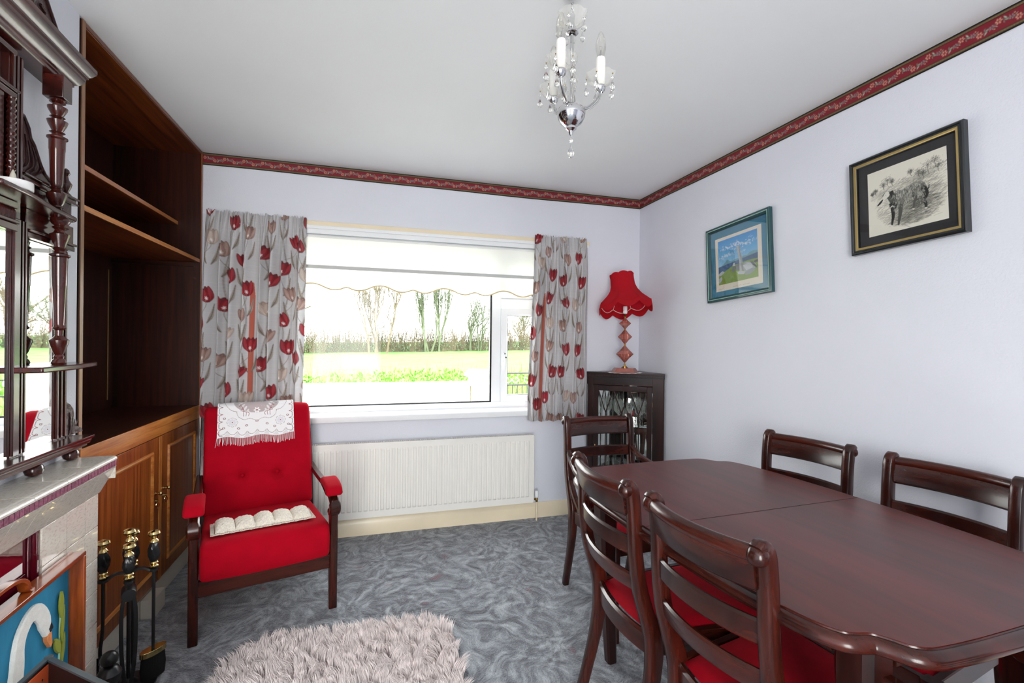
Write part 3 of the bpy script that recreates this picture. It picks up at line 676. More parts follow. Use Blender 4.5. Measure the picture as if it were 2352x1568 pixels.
sw.strap(cl, [(w, .012) for w in ws], (1, 0, 0)) if False else sw.strap(cl, [(.012, w) for w in ws], (1, 0, 0), rnd=.5)
sw.ell((NP+.004, .70, .20), (.008, .13, .09), 20); sw.build('swan', M_SWAN, scr)
sw = MB().prism([(.411, .472), (.388, .462), (.382, .425), (.390, .418), (.408, .445)], 'yz', NP, NP+.009); sw.build('swan_beak', M_BEAK, scr)
sw = MB(); sw.prism([(.392, .487), (.384, .470), (.396, .463), (.402, .474)], 'yz', NP+.009, NP+.0115); sw.build('swan_eye_patch', M_BLACKM, scr)
rd = MB()
rd.tube([(NP+.003, .333, .50), (NP+.003, .335, .43), (NP+.003, .338, .33), (NP+.003, .34, .25)], .0026, 6); rd.build('reed_stem', M_MINT, scr)
def leaf(p0, p1, w): 
    rd2.strap(spline([(NP+.006, *p0), (NP+.006, (p0[0]+p1[0])/2, (p0[1]+p1[1])/2), (NP+.006, *p1)], 9), [(.006, w*max(.12, math.sin(PI*(i+.3)/8.6))) for i in range(9)], (1, 0, 0), rnd=.5)
for nm, a, b, w in (('reed_head', (.334, .545), (.335, .470), .022), ('reed_leaf', (.322, .500), (.334, .400), .016), ('reed_leaf', (.320, .420), (.332, .335), .018), ('reed_leaf', (.366, .425), (.340, .372), .026)):
    rd2 = MB(); leaf(a, b, w); rd2.build(nm, M_OLIVE, scr)
hb_ = MB(); hc = (N0+N1)/2
hb_.strap(spline([(hc, .505, SZ+.002), (hc, .520, SZ+.010), (hc, .528, SZ+.030), (hc, .560, SZ+.048), (hc, .61, SZ+.053), (hc, .66, SZ+.048), (hc, .69, SZ+.030), (hc, .700, SZ+.010), (hc, .715, SZ+.002)], 26), (.024, .010), (1, 0, 0))
hb_.build('carry_handle', M_SCR['Y'], scr)

# ---------------------------------------------------------------- coal box, fender knob
cbx = thing('coal_box', 'open-topped black angled box with an orange inner side in front of the swan screen', 'box', (-.64, 1.25, .031))
M_ORB = mat('orange_enamel', '#e8663a', .4, var=.03); M_CBK = mat('black_enamel', '#15171a', .3)
Q = [(-.135, .22), (-.15, -.06), (.14, -.17), (.14, .0)]; HT = .44
def wallseg(i, t0, t1, z0, z1, nm, m):
    a, b_ = Vector((*Q[i], 0)), Vector((*Q[(i+1) % 4], 0)); d = (b_-a).normalized(); nn = Vector((-d.y, d.x, 0))
    return MB().prism([(a+nn*t0+d*.001)[:2], (b_+nn*t0-d*.001)[:2], (b_+nn*t1-d*(.001+t1))[:2], (a+nn*t1+d*(.001+t1))[:2]], 'xy', z0, z1).build(nm, m, cbx, smooth=0)
for i in range(4): wallseg(i, 0, .006, .0, HT, 'box_side', M_CBK)
MB().prism(Q, 'xy', .0, .010).build('box_base', M_CBK, cbx, smooth=0)
wallseg(0, .0065, .009, .015, HT-.010, 'orange_lining', M_ORB)
MB().ell((-.1285, .185, HT-.035), (.002, .003, .003), 8).build('rivet', M_CBK, cbx)
for i in range(4): wallseg(i, -.002, .010, HT, HT+.005, 'box_rim', mat('grey_steel_rim', '#5f6a70', .35, metal=.6))
for x_, y_ in Q: MB().lathe([(.0095, HT-.002), (.0095, HT+.0055), (.008, HT+.0065)], Matrix.Translation((x_*.965, y_*.965, 0)), 14).build('rim_corner', MATS['grey_steel_rim'], cbx)
fk = thing('fire_dog', 'shiny black iron fire dog with a ball knob beside the swan screen', 'fire dog', (-.822, 1.868, .0))
MB().lathe([(.034, 0), (.034, .012), (.016, .03), (.013, .10), (.020, .125), (.031, .150), (.034, .170), (.024, .188), (.013, .194)], None, 18).build('iron_post', M_CBK, fk)
MB().ell((0, 0, .217), .025, 18).build('ball_knob', M_CBK, fk)

# ---------------------------------------------------------------- companion set
cx, cy0 = -.842, 2.045; rr = Vector((.925, .379, 0)); ff = Vector((.379, -.925, 0))
MBK = M_BLACKM
st = thing('companion_stand', 'black fireside tool stand with a tall brass-knobbed twisted handle in the centre of the tools', 'tool stand', (cx, cy0, 0))
MB().lathe([(.085, 0), (.085, .008), (.03, .02), (.012, .04), (.0, .041)], None, 24).build('stand_base', MBK, st)
MB().lathe([(.0065, .03), (.0065, .44)], None, 10).build('stand_pole', MBK, st)
def handle(parent, z, ztop):
    L = ztop-z
    b = MB().lathe([(.0085, z-.004), (.014, z), (.016, z+.005), (.010, z+.010), (.011, z+.013), (.015, z+.017), (.0125, z+.021)], None, 18); 
    b.build('brass_collar', M_BRASS, parent)
    zt = z+L-.052; b = MB()
    b.lathe([(.0105, zt), (.0155, zt+.004), (.014, zt+.010), (.0075, zt+.016), (.0085, zt+.021), (.0165, zt+.027), (.021, zt+.035), (.0175, zt+.043), (.009, zt+.047), (0, zt+.048)], None, 18)
    b.build('brass_knob', M_BRASS, parent)
    n = 22; seg = 24; vs = []; loops = []
    for i in range(n):
        t = i/(n-1); zz = z+.021+(zt-z-.021)*t; r = .0095+.0085*math.sin(PI*t)**.7
        loops.append([Vector(((r*(1+.13*math.cos(5*(2*PI*k/seg)+t*5)))*math.cos(2*PI*k/seg), (r*(1+.13*math.cos(5*(2*PI*k/seg)+t*5)))*math.sin(2*PI*k/seg), zz)) for k in range(seg)])
    MB().ring(None, loops).build('twisted_grip', M_CBK, parent)
handle(st, .438, .588)
offs = {'shovel': -.072*rr, 'brush': .072*rr, 'tongs': .060*ff, 'poker': -.055*ff+.012*rr}
for nm, o_ in offs.items():
    b = MB(); b.strap(spline([(0, 0, .420), o_*.5+Vector((0, 0, .428)), o_*.86+Vector((0, 0, .414))], 8), [(.024, .008), (.022, .008), (.015, .008), (.014, .008), (.014, .008), (.016, .008), (.02, .008), (.022, .008)], Vector((0, 0, 1)).cross(o_))
    b.lathe([(.0105, .409), (.0155, .409), (.0155, .417), (.0105, .417)], Matrix.Translation(o_), 16); b.build('hook_arm', MBK, st)
def tool(name, label, o_, ztop=.565, group=None):
    t = thing(name, label, name.replace('_', ' '), (cx+o_.x, cy0+o_.y, 0), math.atan2(o_.y, o_.x)); handle(t, .423, ztop); return t
t = tool('fire_shovel', 'black fire shovel with brass-knobbed twisted handle at the left of the tool stand', offs['shovel'])
MB().tube(spline([(0, 0, .42), (0, 0, .24), (.006, 0, .17), (.004, 0, .12)], 12), .0055, 8).build('shaft', MBK, t)
b = MB(); b.strap([(.004, 0, .150), (.008, 0, .135), (.010, 0, .09), (.008, 0, .035)], [(.03, .004), (.075, .004), (.088, .004), (.088, .004)], (0, 1, 0))
b.box(.010, .026, -.044, -.041, .035, .12); b.box(.010, .026, .041, .044, .035, .12); b.build('shovel_pan', MBK, t)
t = tool('hearth_brush', 'fireside brush with a brass plate and black bristles at the right of the tool stand', offs['brush'])
MB().tube([(0, 0, .42), (0, 0, .118)], .0055, 8).build('shaft', MBK, t)
ov = [(.021*math.cos(a)+.0, (.045 if abs(math.sin(a)) > 0 else 0)*math.sin(a)) for a in np.linspace(0, 2*PI, 25)[:-1]]
Mb = Matrix.Rotation(R(-62), 4, 'Z')
MB().prism(ov, 'xy', .098, .118, M=Mb).build('brass_plate', M_BRASS, t, bevel=.001)
MB().ring(None, [[Mb @ Vector((x*k, y*k, z)) for x, y in ov] for z, k in ((.0975, .88), (.05, .98), (.012, .90))]).build('bristles', mat('black_bristle', '#0c0b0c', .95, bump=1, bscale=700, bvec=(1, 1, .05)), t)
t = tool('fire_tongs', 'black fire tongs with brass-knobbed twisted handle nearest the front of the stand', offs['tongs'], .555)
MB().lathe([(.021, -.03), (.0225, -.026), (.0225, .026), (.021, .03)], Matrix.Translation((0, 0, .375)) @ Matrix.Rotation(R(90), 4, 'Y'), 18).build('spring_housing', MBK, t)
MB().tube([(0, 0, .425), (0, 0, .392)], .006, 8).build('shaft', MBK, t)
for sg in (-1, 1): MB().strap(spline([(.012, sg*.012, .370), (.012, sg*.020, .30), (.012, sg*.018, .15), (.012, sg*.006, .04)], 12), (.012, .006), (0, 1, 0)).build('tong_arm', MBK, t)
t = tool('fire_poker', 'black fire poker with brass-knobbed twisted handle behind the stand pole', offs['poker'])
MB().tube([(0, 0, .42), (0, 0, .06), (0, 0, .035)], [.0055, .0055, .002], 8).build('shaft', MBK, t)

# ================================================================= overmantel mirror (fireplace frame: x = n, y = s)
om = thing('overmantel_mirror', 'ornate carved dark mahogany overmantel mirror with turned columns and small shelves', 'mirror', (0, 0, 0)); om.matrix_world = FM
OZ = M_OVM['Z']; OYm = M_OVM['Y']; M_CARV = mat('carved_mahogany', '#38191a', .42, coat=.25, bump=1, bscale=42, bdist=.006, var=.15, vscale=20); M_MIR = mat('silvered_mirror', '#f4f6f4', .015, metal=1, var=.002)
SA, SB = .085, 1.42; SC_ = (SA+SB)/2                     # the two ends and the centre
def both(f):
    f(lambda s_: s_); f(lambda s_: 2*SC_-s_)
def mbox(mb, n0, n1, s0, s1, z0, z1, q): a, b = sorted((q(s0), q(s1))); mb.box(n0, n1, a, b, z0, z1)
pr = [(0, .914), (.060, .914), (.066, .917), (.066, .923), (.071, .925), (.076, .930), (.078, .936), (.078, .940), (.084, .943), (.086, .947), (.086, .953), (.0, .953)]
MB().prism(pr, 'xz', SA-.006, SB+.006).build('base_moulding', OYm, om, bevel=.0006)
def feet(q):
    for s_ in (SA+.02, .30): MB().lathe([(.012, ZM+.001), (.020, ZM+.006), (.023, ZM+.016), (.020, ZM+.028), (.012, .9138)], Matrix.Translation((.034, q(s_), 0)), 16).build('bun_foot', OZ, om)
both(feet)
def posts(q):
    b = MB(); mbox(b, .004, .020, .107, .178, .953, 1.560, q)
    for k in (.115, .137, .159): a, c = sorted((q(k), q(k+.009))); b.box(.020, .026, a, c, .957, 1.556)
    b.build('fluted_stile', OZ, om, bevel=.001)
    b = MB(); mbox(b, .004, .036, .352, .4125, .953, 1.600, q)
    for k in (.356, .370): a, c = sorted((q(k), q(k+.007))); b.box(.036, .042, a, c, .957, 1.598)
    a, c = sorted((q(.386), q(.411))); b.box(.036, .043, a, c, .957, 1.598)
    b.build('fluted_stile', OZ, om, bevel=.001)
    b = MB(); mbox(b, .004, .036, .376, .428, 1.6005, 2.045, q)
    for k in (.380, .396, .412): a, c = sorted((q(k), q(k+.009))); b.box(.036, .042, a, c, 1.66, 2.04)
    b.build('fluted_stile', OZ, om, bevel=.001)
    b = MB(); mbox(b, .004, .0185, .1785, .3515, .9535, 1.558, q); b.build('side_mirror', M_MIR, om, smooth=0)
    # lower shelf with angled, rounded tip and upper bow shelf
    sh = [(.004, .030), (.050, .022), (.066, .026), (.074, .036), (.078, .052), (.104, .212), (.104, .41), (.004, .41)]
    MB().prism([(n, q(s_)) for n, s_ in sh], 'xy', 1.180, 1.196).build('lower_shelf', OYm, om, bevel=.004)
    sh = [(.004, .170), (.050, .176), (.074, .186), (.086, .204), (.088, .222), (.090, .27), (.092, .33), (.102, .40), (.112, .46), (.116, .52), (.116, .60), (.004, .60)]
    MB().prism([(n, q(s_)) for n, s_ in sh], 'xy', 1.640, 1.654).build('upper_shelf', OYm, om, bevel=.004)
    # rails over the side mirror, carved frieze, crest
    b = MB(); mbox(b, .004, .040, .107, .3515, 1.560, 1.575, q); mbox(b, .004, .046, .107, .3515, 1.5755, 1.583, q); mbox(b, .004, .036, .107, .3515, 1.5835, 1.6395, q); b.build('mirror_rail', OYm, om, bevel=.0015)
    b = MB(); mbox(b, .004, .030, .107, .3755, 1.6545, 1.712, q); b.build('frieze_panel', M_CARV, om, bevel=.001)
    fan = MB(); fc = Vector((.031, q(.255), 1.668))
    for a in np.linspace(.2, PI-.2, 9): fan.strap([fc, fc+Vector((.004, math.cos(a)*.016, math.sin(a)*.016)), fc+Vector((.003, math.cos(a)*.034, math.sin(a)*.034))], [(.004, .004), (.006, .005), (.0105, .004)], (0, -math.sin(a), math.cos(a)))
    fan.ell(fc, (.006, .006, .006), 10); fan.build('carved_fan', M_CARV, om)
    b = MB(); mbox(b, .004, .044, .092, .3755, 1.7125, 1.718, q); mbox(b, .004, .038, .095, .3755, 1.7185, 1.728, q); mbox(b, .004, .046, .090, .3755, 1.7285, 1.735, q); b.build('frieze_moulding', OYm, om, bevel=.0015)
    cr = [(.3755, 1.7355), (.3755, 1.905), (.352, 1.900), (.330, 1.875), (.322, 1.850), (.306, 1.838), (.288, 1.812), (.272, 1.788), (.252, 1.770), (.225, 1.758), (.195, 1.750), (.172, 1.7355)]
    b = MB(); b.prism([(q(s_), z) for s_, z in cr], 'yz', .006, .028)
    b.tube([(.029, q(s_), z-.004) for s_, z in cr[1:]], .0045, 6)
    for k in range(4): b.tube(spline([(.028, q(.36-.02*k), 1.745), (.032, q(.335-.022*k), 1.775), (.029, q(.345-.016*k), 1.80+.012*(4-k))], 14), .0022, 6)
    b.build('carved_crest', M_CARV, om)
    MB().lathe([(.012, 1.7355), (.014, 1.742), (.007, 1.750), (.013, 1.764), (.016, 1.776), (.008, 1.790), (.006, 1.800), (.011, 1.810), (.008, 1.822), (0, 1.828)], Matrix.Translation((.022, q(.124), 0)), 16).build('urn_finial', OZ, om)
    # carved ear bracket at the foot
    e = [(.107, .9535), (.107, 1.066), (.088, 1.058), (.078, 1.050), (.066, 1.040), (.060, 1.022), (.058, 1.004), (.048, .985), (.030, .972), (.012, .966), (.004, .9535)]
    b = MB(); b.prism([(q(s_-.0005), z) for s_, z in e], 'yz', .006, .022)
    for k in range(5): b.tube(spline([(.022, q(.094-.006*k), .956), (.026, q(.085-.009*k), .982+.004*k), (.023, q(.088-.012*k), 1.03-.013*k)], 8), .0028, 5)
    b.build('carved_ear', M_CARV, om)
    # turned column: from the lower shelf up past the upper shelf to the cornice
    col = [(.016, 1.196), (.0185, 1.202), (.016, 1.209), (.012, 1.214), (.013, 1.22), (.010, 1.226), (.014, 1.234), (.0225, 1.262), (.0235, 1.270), (.016, 1.276), (.010, 1.284), (.0105, 1.300), (.017, 1.306), (.013, 1.311),
           (.0120, 1.318), (.0165, 1.430), (.0172, 1.433), (.0172, 1.438), (.0190, 1.520), (.0245, 1.524), (.0245, 1.529), (.015, 1.534), (.013, 1.540), (.019, 1.546), (.013, 1.551), (.014, 1.556), (.0225, 1.582), (.0245, 1.590), (.015, 1.596), (.012, 1.604), (.0205, 1.610), (.013, 1.616), (.020, 1.622), (.024, 1.630), (.022, 1.6395)]
    MB().lathe(col, Matrix.Translation((.062, q(.242), 0)), 22).build('turned_column', OZ, om)
    col = [(.024, 1.6545), (.019, 1.660), (.012, 1.665), (.016, 1.670), (.013, 1.676), (.017, 1.684), (.0235, 1.708), (.0245, 1.716), (.014, 1.724), (.011, 1.732), (.017, 1.737), (.012, 1.742),
           (.0145, 1.750), (.0185, 1.868), (.0192, 1.872), (.0192, 1.876), (.0195, 1.905), (.0245, 1.910), (.0245, 1.915), (.014, 1.921), (.012, 1.927), (.0185, 1.932), (.012, 1.937), (.015, 1.943), (.0215, 1.960), (.0245, 1.972), (.0160, 1.977), (.012, 1.982), (.018, 1.986), (.012, 1.990),
           (.016, 1.997), (.023, 2.014), (.0235, 2.020), (.012, 2.026), (.0115, 2.032), (.019, 2.037), (.0165, 2.041), (.021, 2.045)]
    MB().lathe([(r, 1.6545+(z-1.6545)*(1.988-1.6545)/(2.045-1.6545)) for r, z in col], Matrix.Translation((.062, q(.262), 0)), 22).build('turned_column', OZ, om)
    b = MB(); mbox(b, .038, .088, .240, .290, 1.9885, 2.055, q); b.build('column_block', OYm, om, bevel=.002)
    # twisted colonnette beside the central panel
    n = 60; seg = 12; loops = []
    for i in range(n):
        t_ = i/(n-1); loops.append([Vector((.050+(.0085*(1+.22*math.cos(2*PI*k/seg-t_*2*PI*15)))*math.cos(2*PI*k/seg), q(.444)+(.0085*(1+.22*math.cos(2*PI*k/seg-t_*2*PI*15)))*math.sin(2*PI*k/seg), 1.672+.235*t_)) for k in range(seg)])
    MB().ring(None, loops).build('twisted_colonnette', OZ, om)
    b = MB(); mbox(b, .004, .044, .460, .495, 1.655, 1.912, q); b.build('panel_stile', OZ, om, bevel=.002)
both(posts)
b = MB(); c0, c1 = .4130, 2*SC_-.4130
b.box(.004, .050, c0, c1, 1.5605, 1.580); b.box(.004, .054, c0, c1, 1.5805, 1.590); b.box(.004, .050, c0, c1, 1.6205, 1.6395); b.build('centre_rail', OYm, om, bevel=.002)
b = MB()
n = int((c1-c0)/.011)
for i in range(n): b.lathe([(.006, 1.5905), (.0085, 1.598), (.0088, 1.612), (.006, 1.620)], Matrix.Translation((.040, c0+.006+i*.011, 0)), 8)
b.build('spindle_gallery', OZ, om)
MB().box(.004, .033, c0, c1, .9535, 1.560).build('centre_mirror', M_MIR, om, smooth=0)
b = MB(); b.box(.004, .046, .4130, 2*SC_-.4130, 1.9125, 1.930); b.box(.004, .054, .4130, 2*SC_-.4130, 1.9305, 1.938); b.box(.004, .046, .4130, 2*SC_-.4130, 2.030, 2.045); b.build('panel_rail', OYm, om, bevel=.002)
MB().box(.006, .018, .4130, 2*SC_-.4130, 1.655, 2.030).build('upper_panel', M_CARV, om, smooth=0)
# deep cornice: outwards-stepping moulding, mitred at both ends
b = MB(); e0, e1 = .186, 2*SC_-.186
prof = [(.0, 2.055), (.060, 2.055), (.062, 2.058), (.062, 2.066), (.066, 2.069), (.066, 2.074), (.074, 2.079), (.084, 2.092), (.087, 2.102), (.087, 2.108), (.092, 2.111), (.092, 2.117), (.098, 2.122), (.106, 2.134), (.108, 2.142), (.108, 2.149), (.0, 2.149)]
la = [Vector((n_, e0-(n_-.06 if n_ > 0 else -.06+.0)*(1 if n_ > 0 else 0)+(0), z)) for n_, z in prof]; la = [Vector((n_, e0-max(0, n_-.060), z)) for n_, z in prof]; lb = [Vector((n_, e1+max(0, n_-.060), z)) for n_, z in prof]
la[0].y = la[1].y; lb[0].y = lb[1].y; la[-1].y = la[-2].y; lb[-1].y = lb[-2].y
b.ring(None, [la, lb]); b.build('cornice', OYm, om, smooth=30)
pd = [(.190, 2.1495), (.192, 2.185), (.205, 2.196), (.222, 2.194), (.232, 2.190), (.262, 2.222), (.300, 2.262), (.342, 2.292), (.39, 2.312), (.44, 2.320), (.50, 2.320), (.56, 2.30), (.60, 2.26), (.66, 2.25), (.72, 2.29), (SC_, 2.32)]
pd = pd+[(2*SC_-a, c) for a, c in pd[::-1][1:]]
b = MB(); b.prism(pd, 'yz', .030, .052); b.tube([(.053, a, c-.006) for a, c in pd[1:-1]], .005, 6)
for q in (lambda s_: s_, lambda s_: 2*SC_-s_):
    for k in range(7): b.tube(spline([(.053, q(.30+.05*k), 2.165+.006*k), (.058, q(.33+.05*k), 2.19+.010*k), (.054, q(.31+.05*k), 2.215+.012*k), (.054, q(.335+.045*k), 2.225+.010*k)], 10), .005, 5)
    b.tube(spline([(.053, q(.20), 2.16), (.056, q(.208), 2.178), (.053, q(.222), 2.185)], 8), .004, 5)
b.build('carved_pediment', M_CARV, om)
# ---------------------------------------------------------------- candle on the upper shelf
cp = FM @ Vector((.078, .490, 1.655))
cd = thing('led_candle', 'wide white flat candle with a small flame on the upper shelf of the carved overmantel', 'candle', cp)
MB().lathe([(.037, 0), (.0385, .002), (.0385, .020), (.037, .022), (.033, .022), (.031, .018), (0, .017)], None, 32).build('candle_body', mat('white_wax', '#f4f2f2', .35, spec=.5), cd)
MB().lathe([(0, .016), (.0045, .018), (.007, .027), (.0055, .038), (.0018, .048), (0, .052)], None, 12).build('candle_flame', mat('frosted_flame', '#e9e2d2', .3, trans=.3), cd)
# ================================================================= upholstery helper
def cushion(sec, xs_half, nx, r, dips=(), mi=0, puff=0):
    """closed (y,z) section swept along x between -xs_half and xs_half with rounded ends; dips = [(x, i0, depth, rad)] on section points"""
    n = len(sec); nrm = []
    for i in range(n):
        a = Vector(sec[i-1]); b = Vector(sec[(i+1) % n]); t = (b-a).normalized(); nrm.append(Vector((t.y, -t.x)))
    A = sum(sec[i-1][0]*sec[i][1]-sec[i][0]*sec[i-1][1] for i in range(n))
    sgn = 1 if A > 0 else -1
    xs = [-xs_half+r*(1-math.cos(PI/2*k/5)) for k in range(5)]+list(np.linspace(-xs_half+r, xs_half-r, nx))+[xs_half-r*(1-math.cos(PI/2*k/5)) for k in range(4, -1, -1)]
    loops = []
    for x in xs:
        e = max(0, abs(x)-(xs_half-r))/r; ins = r*(1-math.sqrt(max(0, 1-e*e)))
        L = []
        for i, (y, z) in enumerate(sec):
            d = -ins+puff*(1-(x/xs_half)**2)
            for (dx, dy, dz, dep, rad) in dips:
                q = math.sqrt((x-dx)**2+(y-dy)**2+(z-dz)**2); d -= dep*math.exp(-(q/rad)**2)+dep*.35*math.exp(-((x-dx)/(rad*3.2))**2-((z-dz)/(rad*.5))**2-((y-dy)/(rad*2))**2)
            v = nrm[i]*sgn*d; L.append((x, y+v.x, z+v.y))
        loops.append(L)
    return MB().ring(None, loops, mi)
def dens(pts, n, closed=True):
    P = [Vector((a, b, 0)) for a, b in pts]; k = len(P); out = []
    for i in range(n):
        t = i/n*k; j = int(t) % k; f = t-int(t); p0, p1, p2, p3 = P[j-1], P[j], P[(j+1) % k], P[(j+2) % k]
        v = .5*((2*p1)+(p2-p0)*f+(2*p0-5*p1+4*p2-p3)*f*f+(3*p1-p0-3*p2+p3)*f**3); out.append((v.x, v.y))
    return out
# ================================================================= armchair
AR = thing('armchair', 'red high-backed fireside armchair with dark wood frame in front of the window', 'armchair', (-.437, 2.330, 0), R(15.0))
AM = AR.matrix_basis
MZ = M_MAH['Z']; MY = M_MAH['Y']; MX = M_MAH['X']
for sx in (-1, 1):
    x = sx*.2775
    b = MB(); b.strap(spline([(x, .004, 0), (x, .002, .12), (x, 0, .26), (x, -.002, .38), (x, .0, .47)], 14), [(.036, .040)]*5+[(.036, .043)]*5+[(.034, .046), (.034, .050), (.034, .056), (.034, .062)], (1, 0, 0)); b.build('leg', MZ, AR)
    b = MB(); b.strap(spline([(x*.99, .72, 0), (x*.985, .655, .20), (x*.97, .64, .36), (x*.96, .675, .55), (x*.955, .725, .72), (x*.95, .765, .835)], 20), (.030, .044), (1, 0, 0)); b.build('back_post', MZ, AR)
    b = MB(); b.strap(spline([(x, .668, .535), (x, .50, .530), (x, .30, .534), (x, .15, .540), (x, .05, .532), (x, -.018, .514), (x, -.040, .488), (x, -.030, .464), (x, -.004, .454), (x, .02, .46)], 34), [(.034, .024)]*12+[(.042, .024)]*8+[(.050, .026)]*10+[(.046, .026)]*4, (1, 0, 0), rnd=.5); b.build('arm', MY, AR)
    sec = dens([(-.030, .546), (-.016, .576), (.03, .592), (.08, .597), (.13, .594), (.152, .574), (.14, .558), (.08, .5555), (.03, .553), (-.014, .539)], 40)
    b = cushion(sec, .0385, 5, .014); b.v = [(a+x, b_, c) for a, b_, c in b.v]; b.build('arm_pad', M_RED2, AR, smooth=60)
    MB().box(x-.012, x+.012, .02, .64, .19, .25).build('side_rail', MY, AR, bevel=.003)
MB().box(-.262, .262, -.012, .012, .195, .262).build('front_rail', MX, AR, bevel=.003)
MB().box(-.256, .256, .64, .66, .20, .26).build('back_rail', MX, AR, bevel=.003)
MB().box(-.256, .256, .742, .756, .74, .80).build('top_back_rail', MX, AR, bevel=.003)
sec = dens([(-.050, .285), (-.062, .34), (-.052, .392), (-.01, .420), (.10, .412), (.30, .392), (.50, .372), (.575, .362), (.60, .31), (.58, .262), (.40, .262), (.15, .264), (-.02, .266)], 90)
cushion(sec, .256, 34, .022, puff=.006).build('seat_cushion', M_RED2, AR, smooth=60)
sec = dens([(.500, .372), (.520, .50), (.548, .62), (.590, .745), (.628, .84), (.650, .888), (.690, .902), (.735, .888), (.738, .850), (.700, .76), (.665, .65), (.625, .52), (.600, .40), (.58, .366)], 110)
dp = [(x, .530, .545, .030, .024) for x in (-.085, .085)]
bc = cushion(sec, .262, 54, .022, dips=dp, puff=.008).build('back_cushion', M_RED2, AR, smooth=60)
for x in (-.085, .085): MB().ell((x, .546, .545), (.010, .007, .010), 12).build('button', M_RED2, AR)
# ---------------------------------------------------------------- lace antimacassar over the chair back
LW, LH = .375, .27
lc = Canvas(LW, LH, 1000, '#f4f2f4')
def hole(x, y, r, rx=None): lc.ell(x, y, r*1.75, (rx or r)*1.6, 0, None, 1)
def holes_on(pts, r, step):
    P = sp2(pts, 60); d = 0; last = None
    for p in P:
        if last is None or math.hypot(p[0]-last[0], p[1]-last[1]) > step: hole(p[0], p[1], r); last = p
def net(x0, x1, y0, y1, test):
    y = y0
    k = 0
    while y < y1:
        x = x0+(.0018 if k % 2 else 0)
        while x < x1:
            if test(x, y): lc.ell(x, y, .00125, .00125, 0, None, .8)
            x += .0036
        y += .0031; k += 1
cxl = LW/2
lc.ell(cxl, .070, .112, .062, 0, None, .42)
for sg in (-1, 1):
    for a in range(6): lc.ell(cxl+sg*(.100-.011*a), .036+.017*a, .020-.0012*a, .0062, sg*(.5+.15*a), '#f4f2f4')
    for a in range(3): lc.ell(cxl+sg*(.070-.017*a), .128+.005*a, .0085, .017, sg*.3, '#f6f4f6')
net(.06, LW-.06, .03, .14, lambda x, y: ((x-cxl)/.105)**2+((y-.075)/.058)**2 < 1)
for k in range(6):                                       # scallops down both sides
    for sg in (0, 1):
        f = (lambda v: v) if sg == 0 else (lambda v: LW-v); y = .012+k*.041
        holes_on([(f(.024), y), (f(.010), y+.006), (f(.008), y+.020), (f(.010), y+.034), (f(.024), y+.041)], .0014, .0040)
        lc.poly([(f(0), y-.008), (f(.009), y), (f(0), y+.008)], '#e2dfe3'); lc.ell(f(.003), y, .002, .003, 0, None, .8)
for k in range(8):                                       # scallops along the hem
    x = .022+k*.0475; holes_on([(x-.022, .232), (x-.012, .246), (x, .250), (x+.012, .246), (x+.0235, .232)], .0012, .0040)
    net(x+.010, x+.036, .238, .262, lambda a, b, x=x: abs(a-x-.0235) < (b-.234)*.6)
for sg in (-1, 1):
    q = lambda v, sg=sg: cxl+sg*v
    holes_on([(q(.085), .012), (q(.125), .014), (q(.150), .045), (q(.148), .08), (q(.125), .112), (q(.098), .122)], .0013, .0042)
    for a in range(5): holes_on([(q(.122-.012*a), .040+.018*a), (q(.105-.009*a), .034+.018*a), (q(.088-.006*a), .046+.018*a)], .0013, .0038)
    holes_on([(q(.098), .125), (q(.090), .150), (q(.062), .168), (q(.035), .164), (q(.0), .180)], .0012, .0042)
    for a in range(3): holes_on([(q(.078-.014*a), .118+.004*a), (q(.066-.014*a), .124+.005*a), (q(.066-.012*a), .150)], .0013, .0038)
    hx, hy = q(.118), .182
    for a in range(8):
        th = a*PI/4; lc.ell(hx+.013*math.cos(th), hy+.013*math.sin(th), .0085, .006, th, '#e6e4ea'); holes_on([(hx+.023*math.cos(th-.3), hy+.023*math.sin(th-.3)), (hx+.026*math.cos(th), hy+.026*math.sin(th)), (hx+.023*math.cos(th+.3), hy+.023*math.sin(th+.3))], .0010, .004)
    hole(hx, hy, .002)
    for (a, b) in ((.05, .20), (.155, .158), (.158, .212), (.088, .215)):
        for th in np.linspace(0, 2*PI, 9)[:-1]: hole(q(a)+.0055*math.cos(th), b+.0042*math.sin(th), .0013)
for a in range(6): lc.ell(cxl+.011*math.cos(a*PI/3), .118+.011*math.sin(a*PI/3), .0068, .0048, a*PI/3, '#ffffff')
hole(cxl, .118, .0022)
for a in range(12):
    for b in range(5): hole(cxl-.052+a*.0095, .016+b*.0105+abs(a-5.5)*.0012, .0015)
for th in np.linspace(0, 2*PI, 9)[:-1]: hole(cxl+.006*math.cos(th), .182+.004*math.sin(th), .0013)
lc.poly([(0, .262), (LW, .262), (LW, .27), (0, .27)], '#f7f5f7')
pth = [(.742, .845), (.744, .885), (.722, .9105), (.690, .9185), (.655, .9075), (.637, .875), (.598, .785), (.582, .745)]   # (y,z) over the back cushion
pp = [Vector((0, a, b)) for a, b in pth]; pp = spline(pp, 200); ln = [0]
for i in range(1, 200): ln.append(ln[-1]+(pp[i]-pp[i-1]).length)
back_l = .085
def onpath(v):                                           # v = distance, 0 at the canvas top
    v = np.clip(v+back_l*0+ .0, 0, ln[-1]-1e-4); j = np.searchsorted(ln, v)-1; j = np.clip(j, 0, 198); f = (v-np.array(ln)[j])/(np.array(ln)[j+1]-np.array(ln)[j])
    P = np.array([list(p) for p in pp]); return P[j]*(1-f[..., None])+P[j+1]*f[..., None]
U, Vv = np.meshgrid(np.linspace(0, LW, lc.nx), np.linspace(0, LH, lc.ny))
Q = onpath(Vv+.062); hem = (Vv/LH)**3*.006*np.sin(U*38)
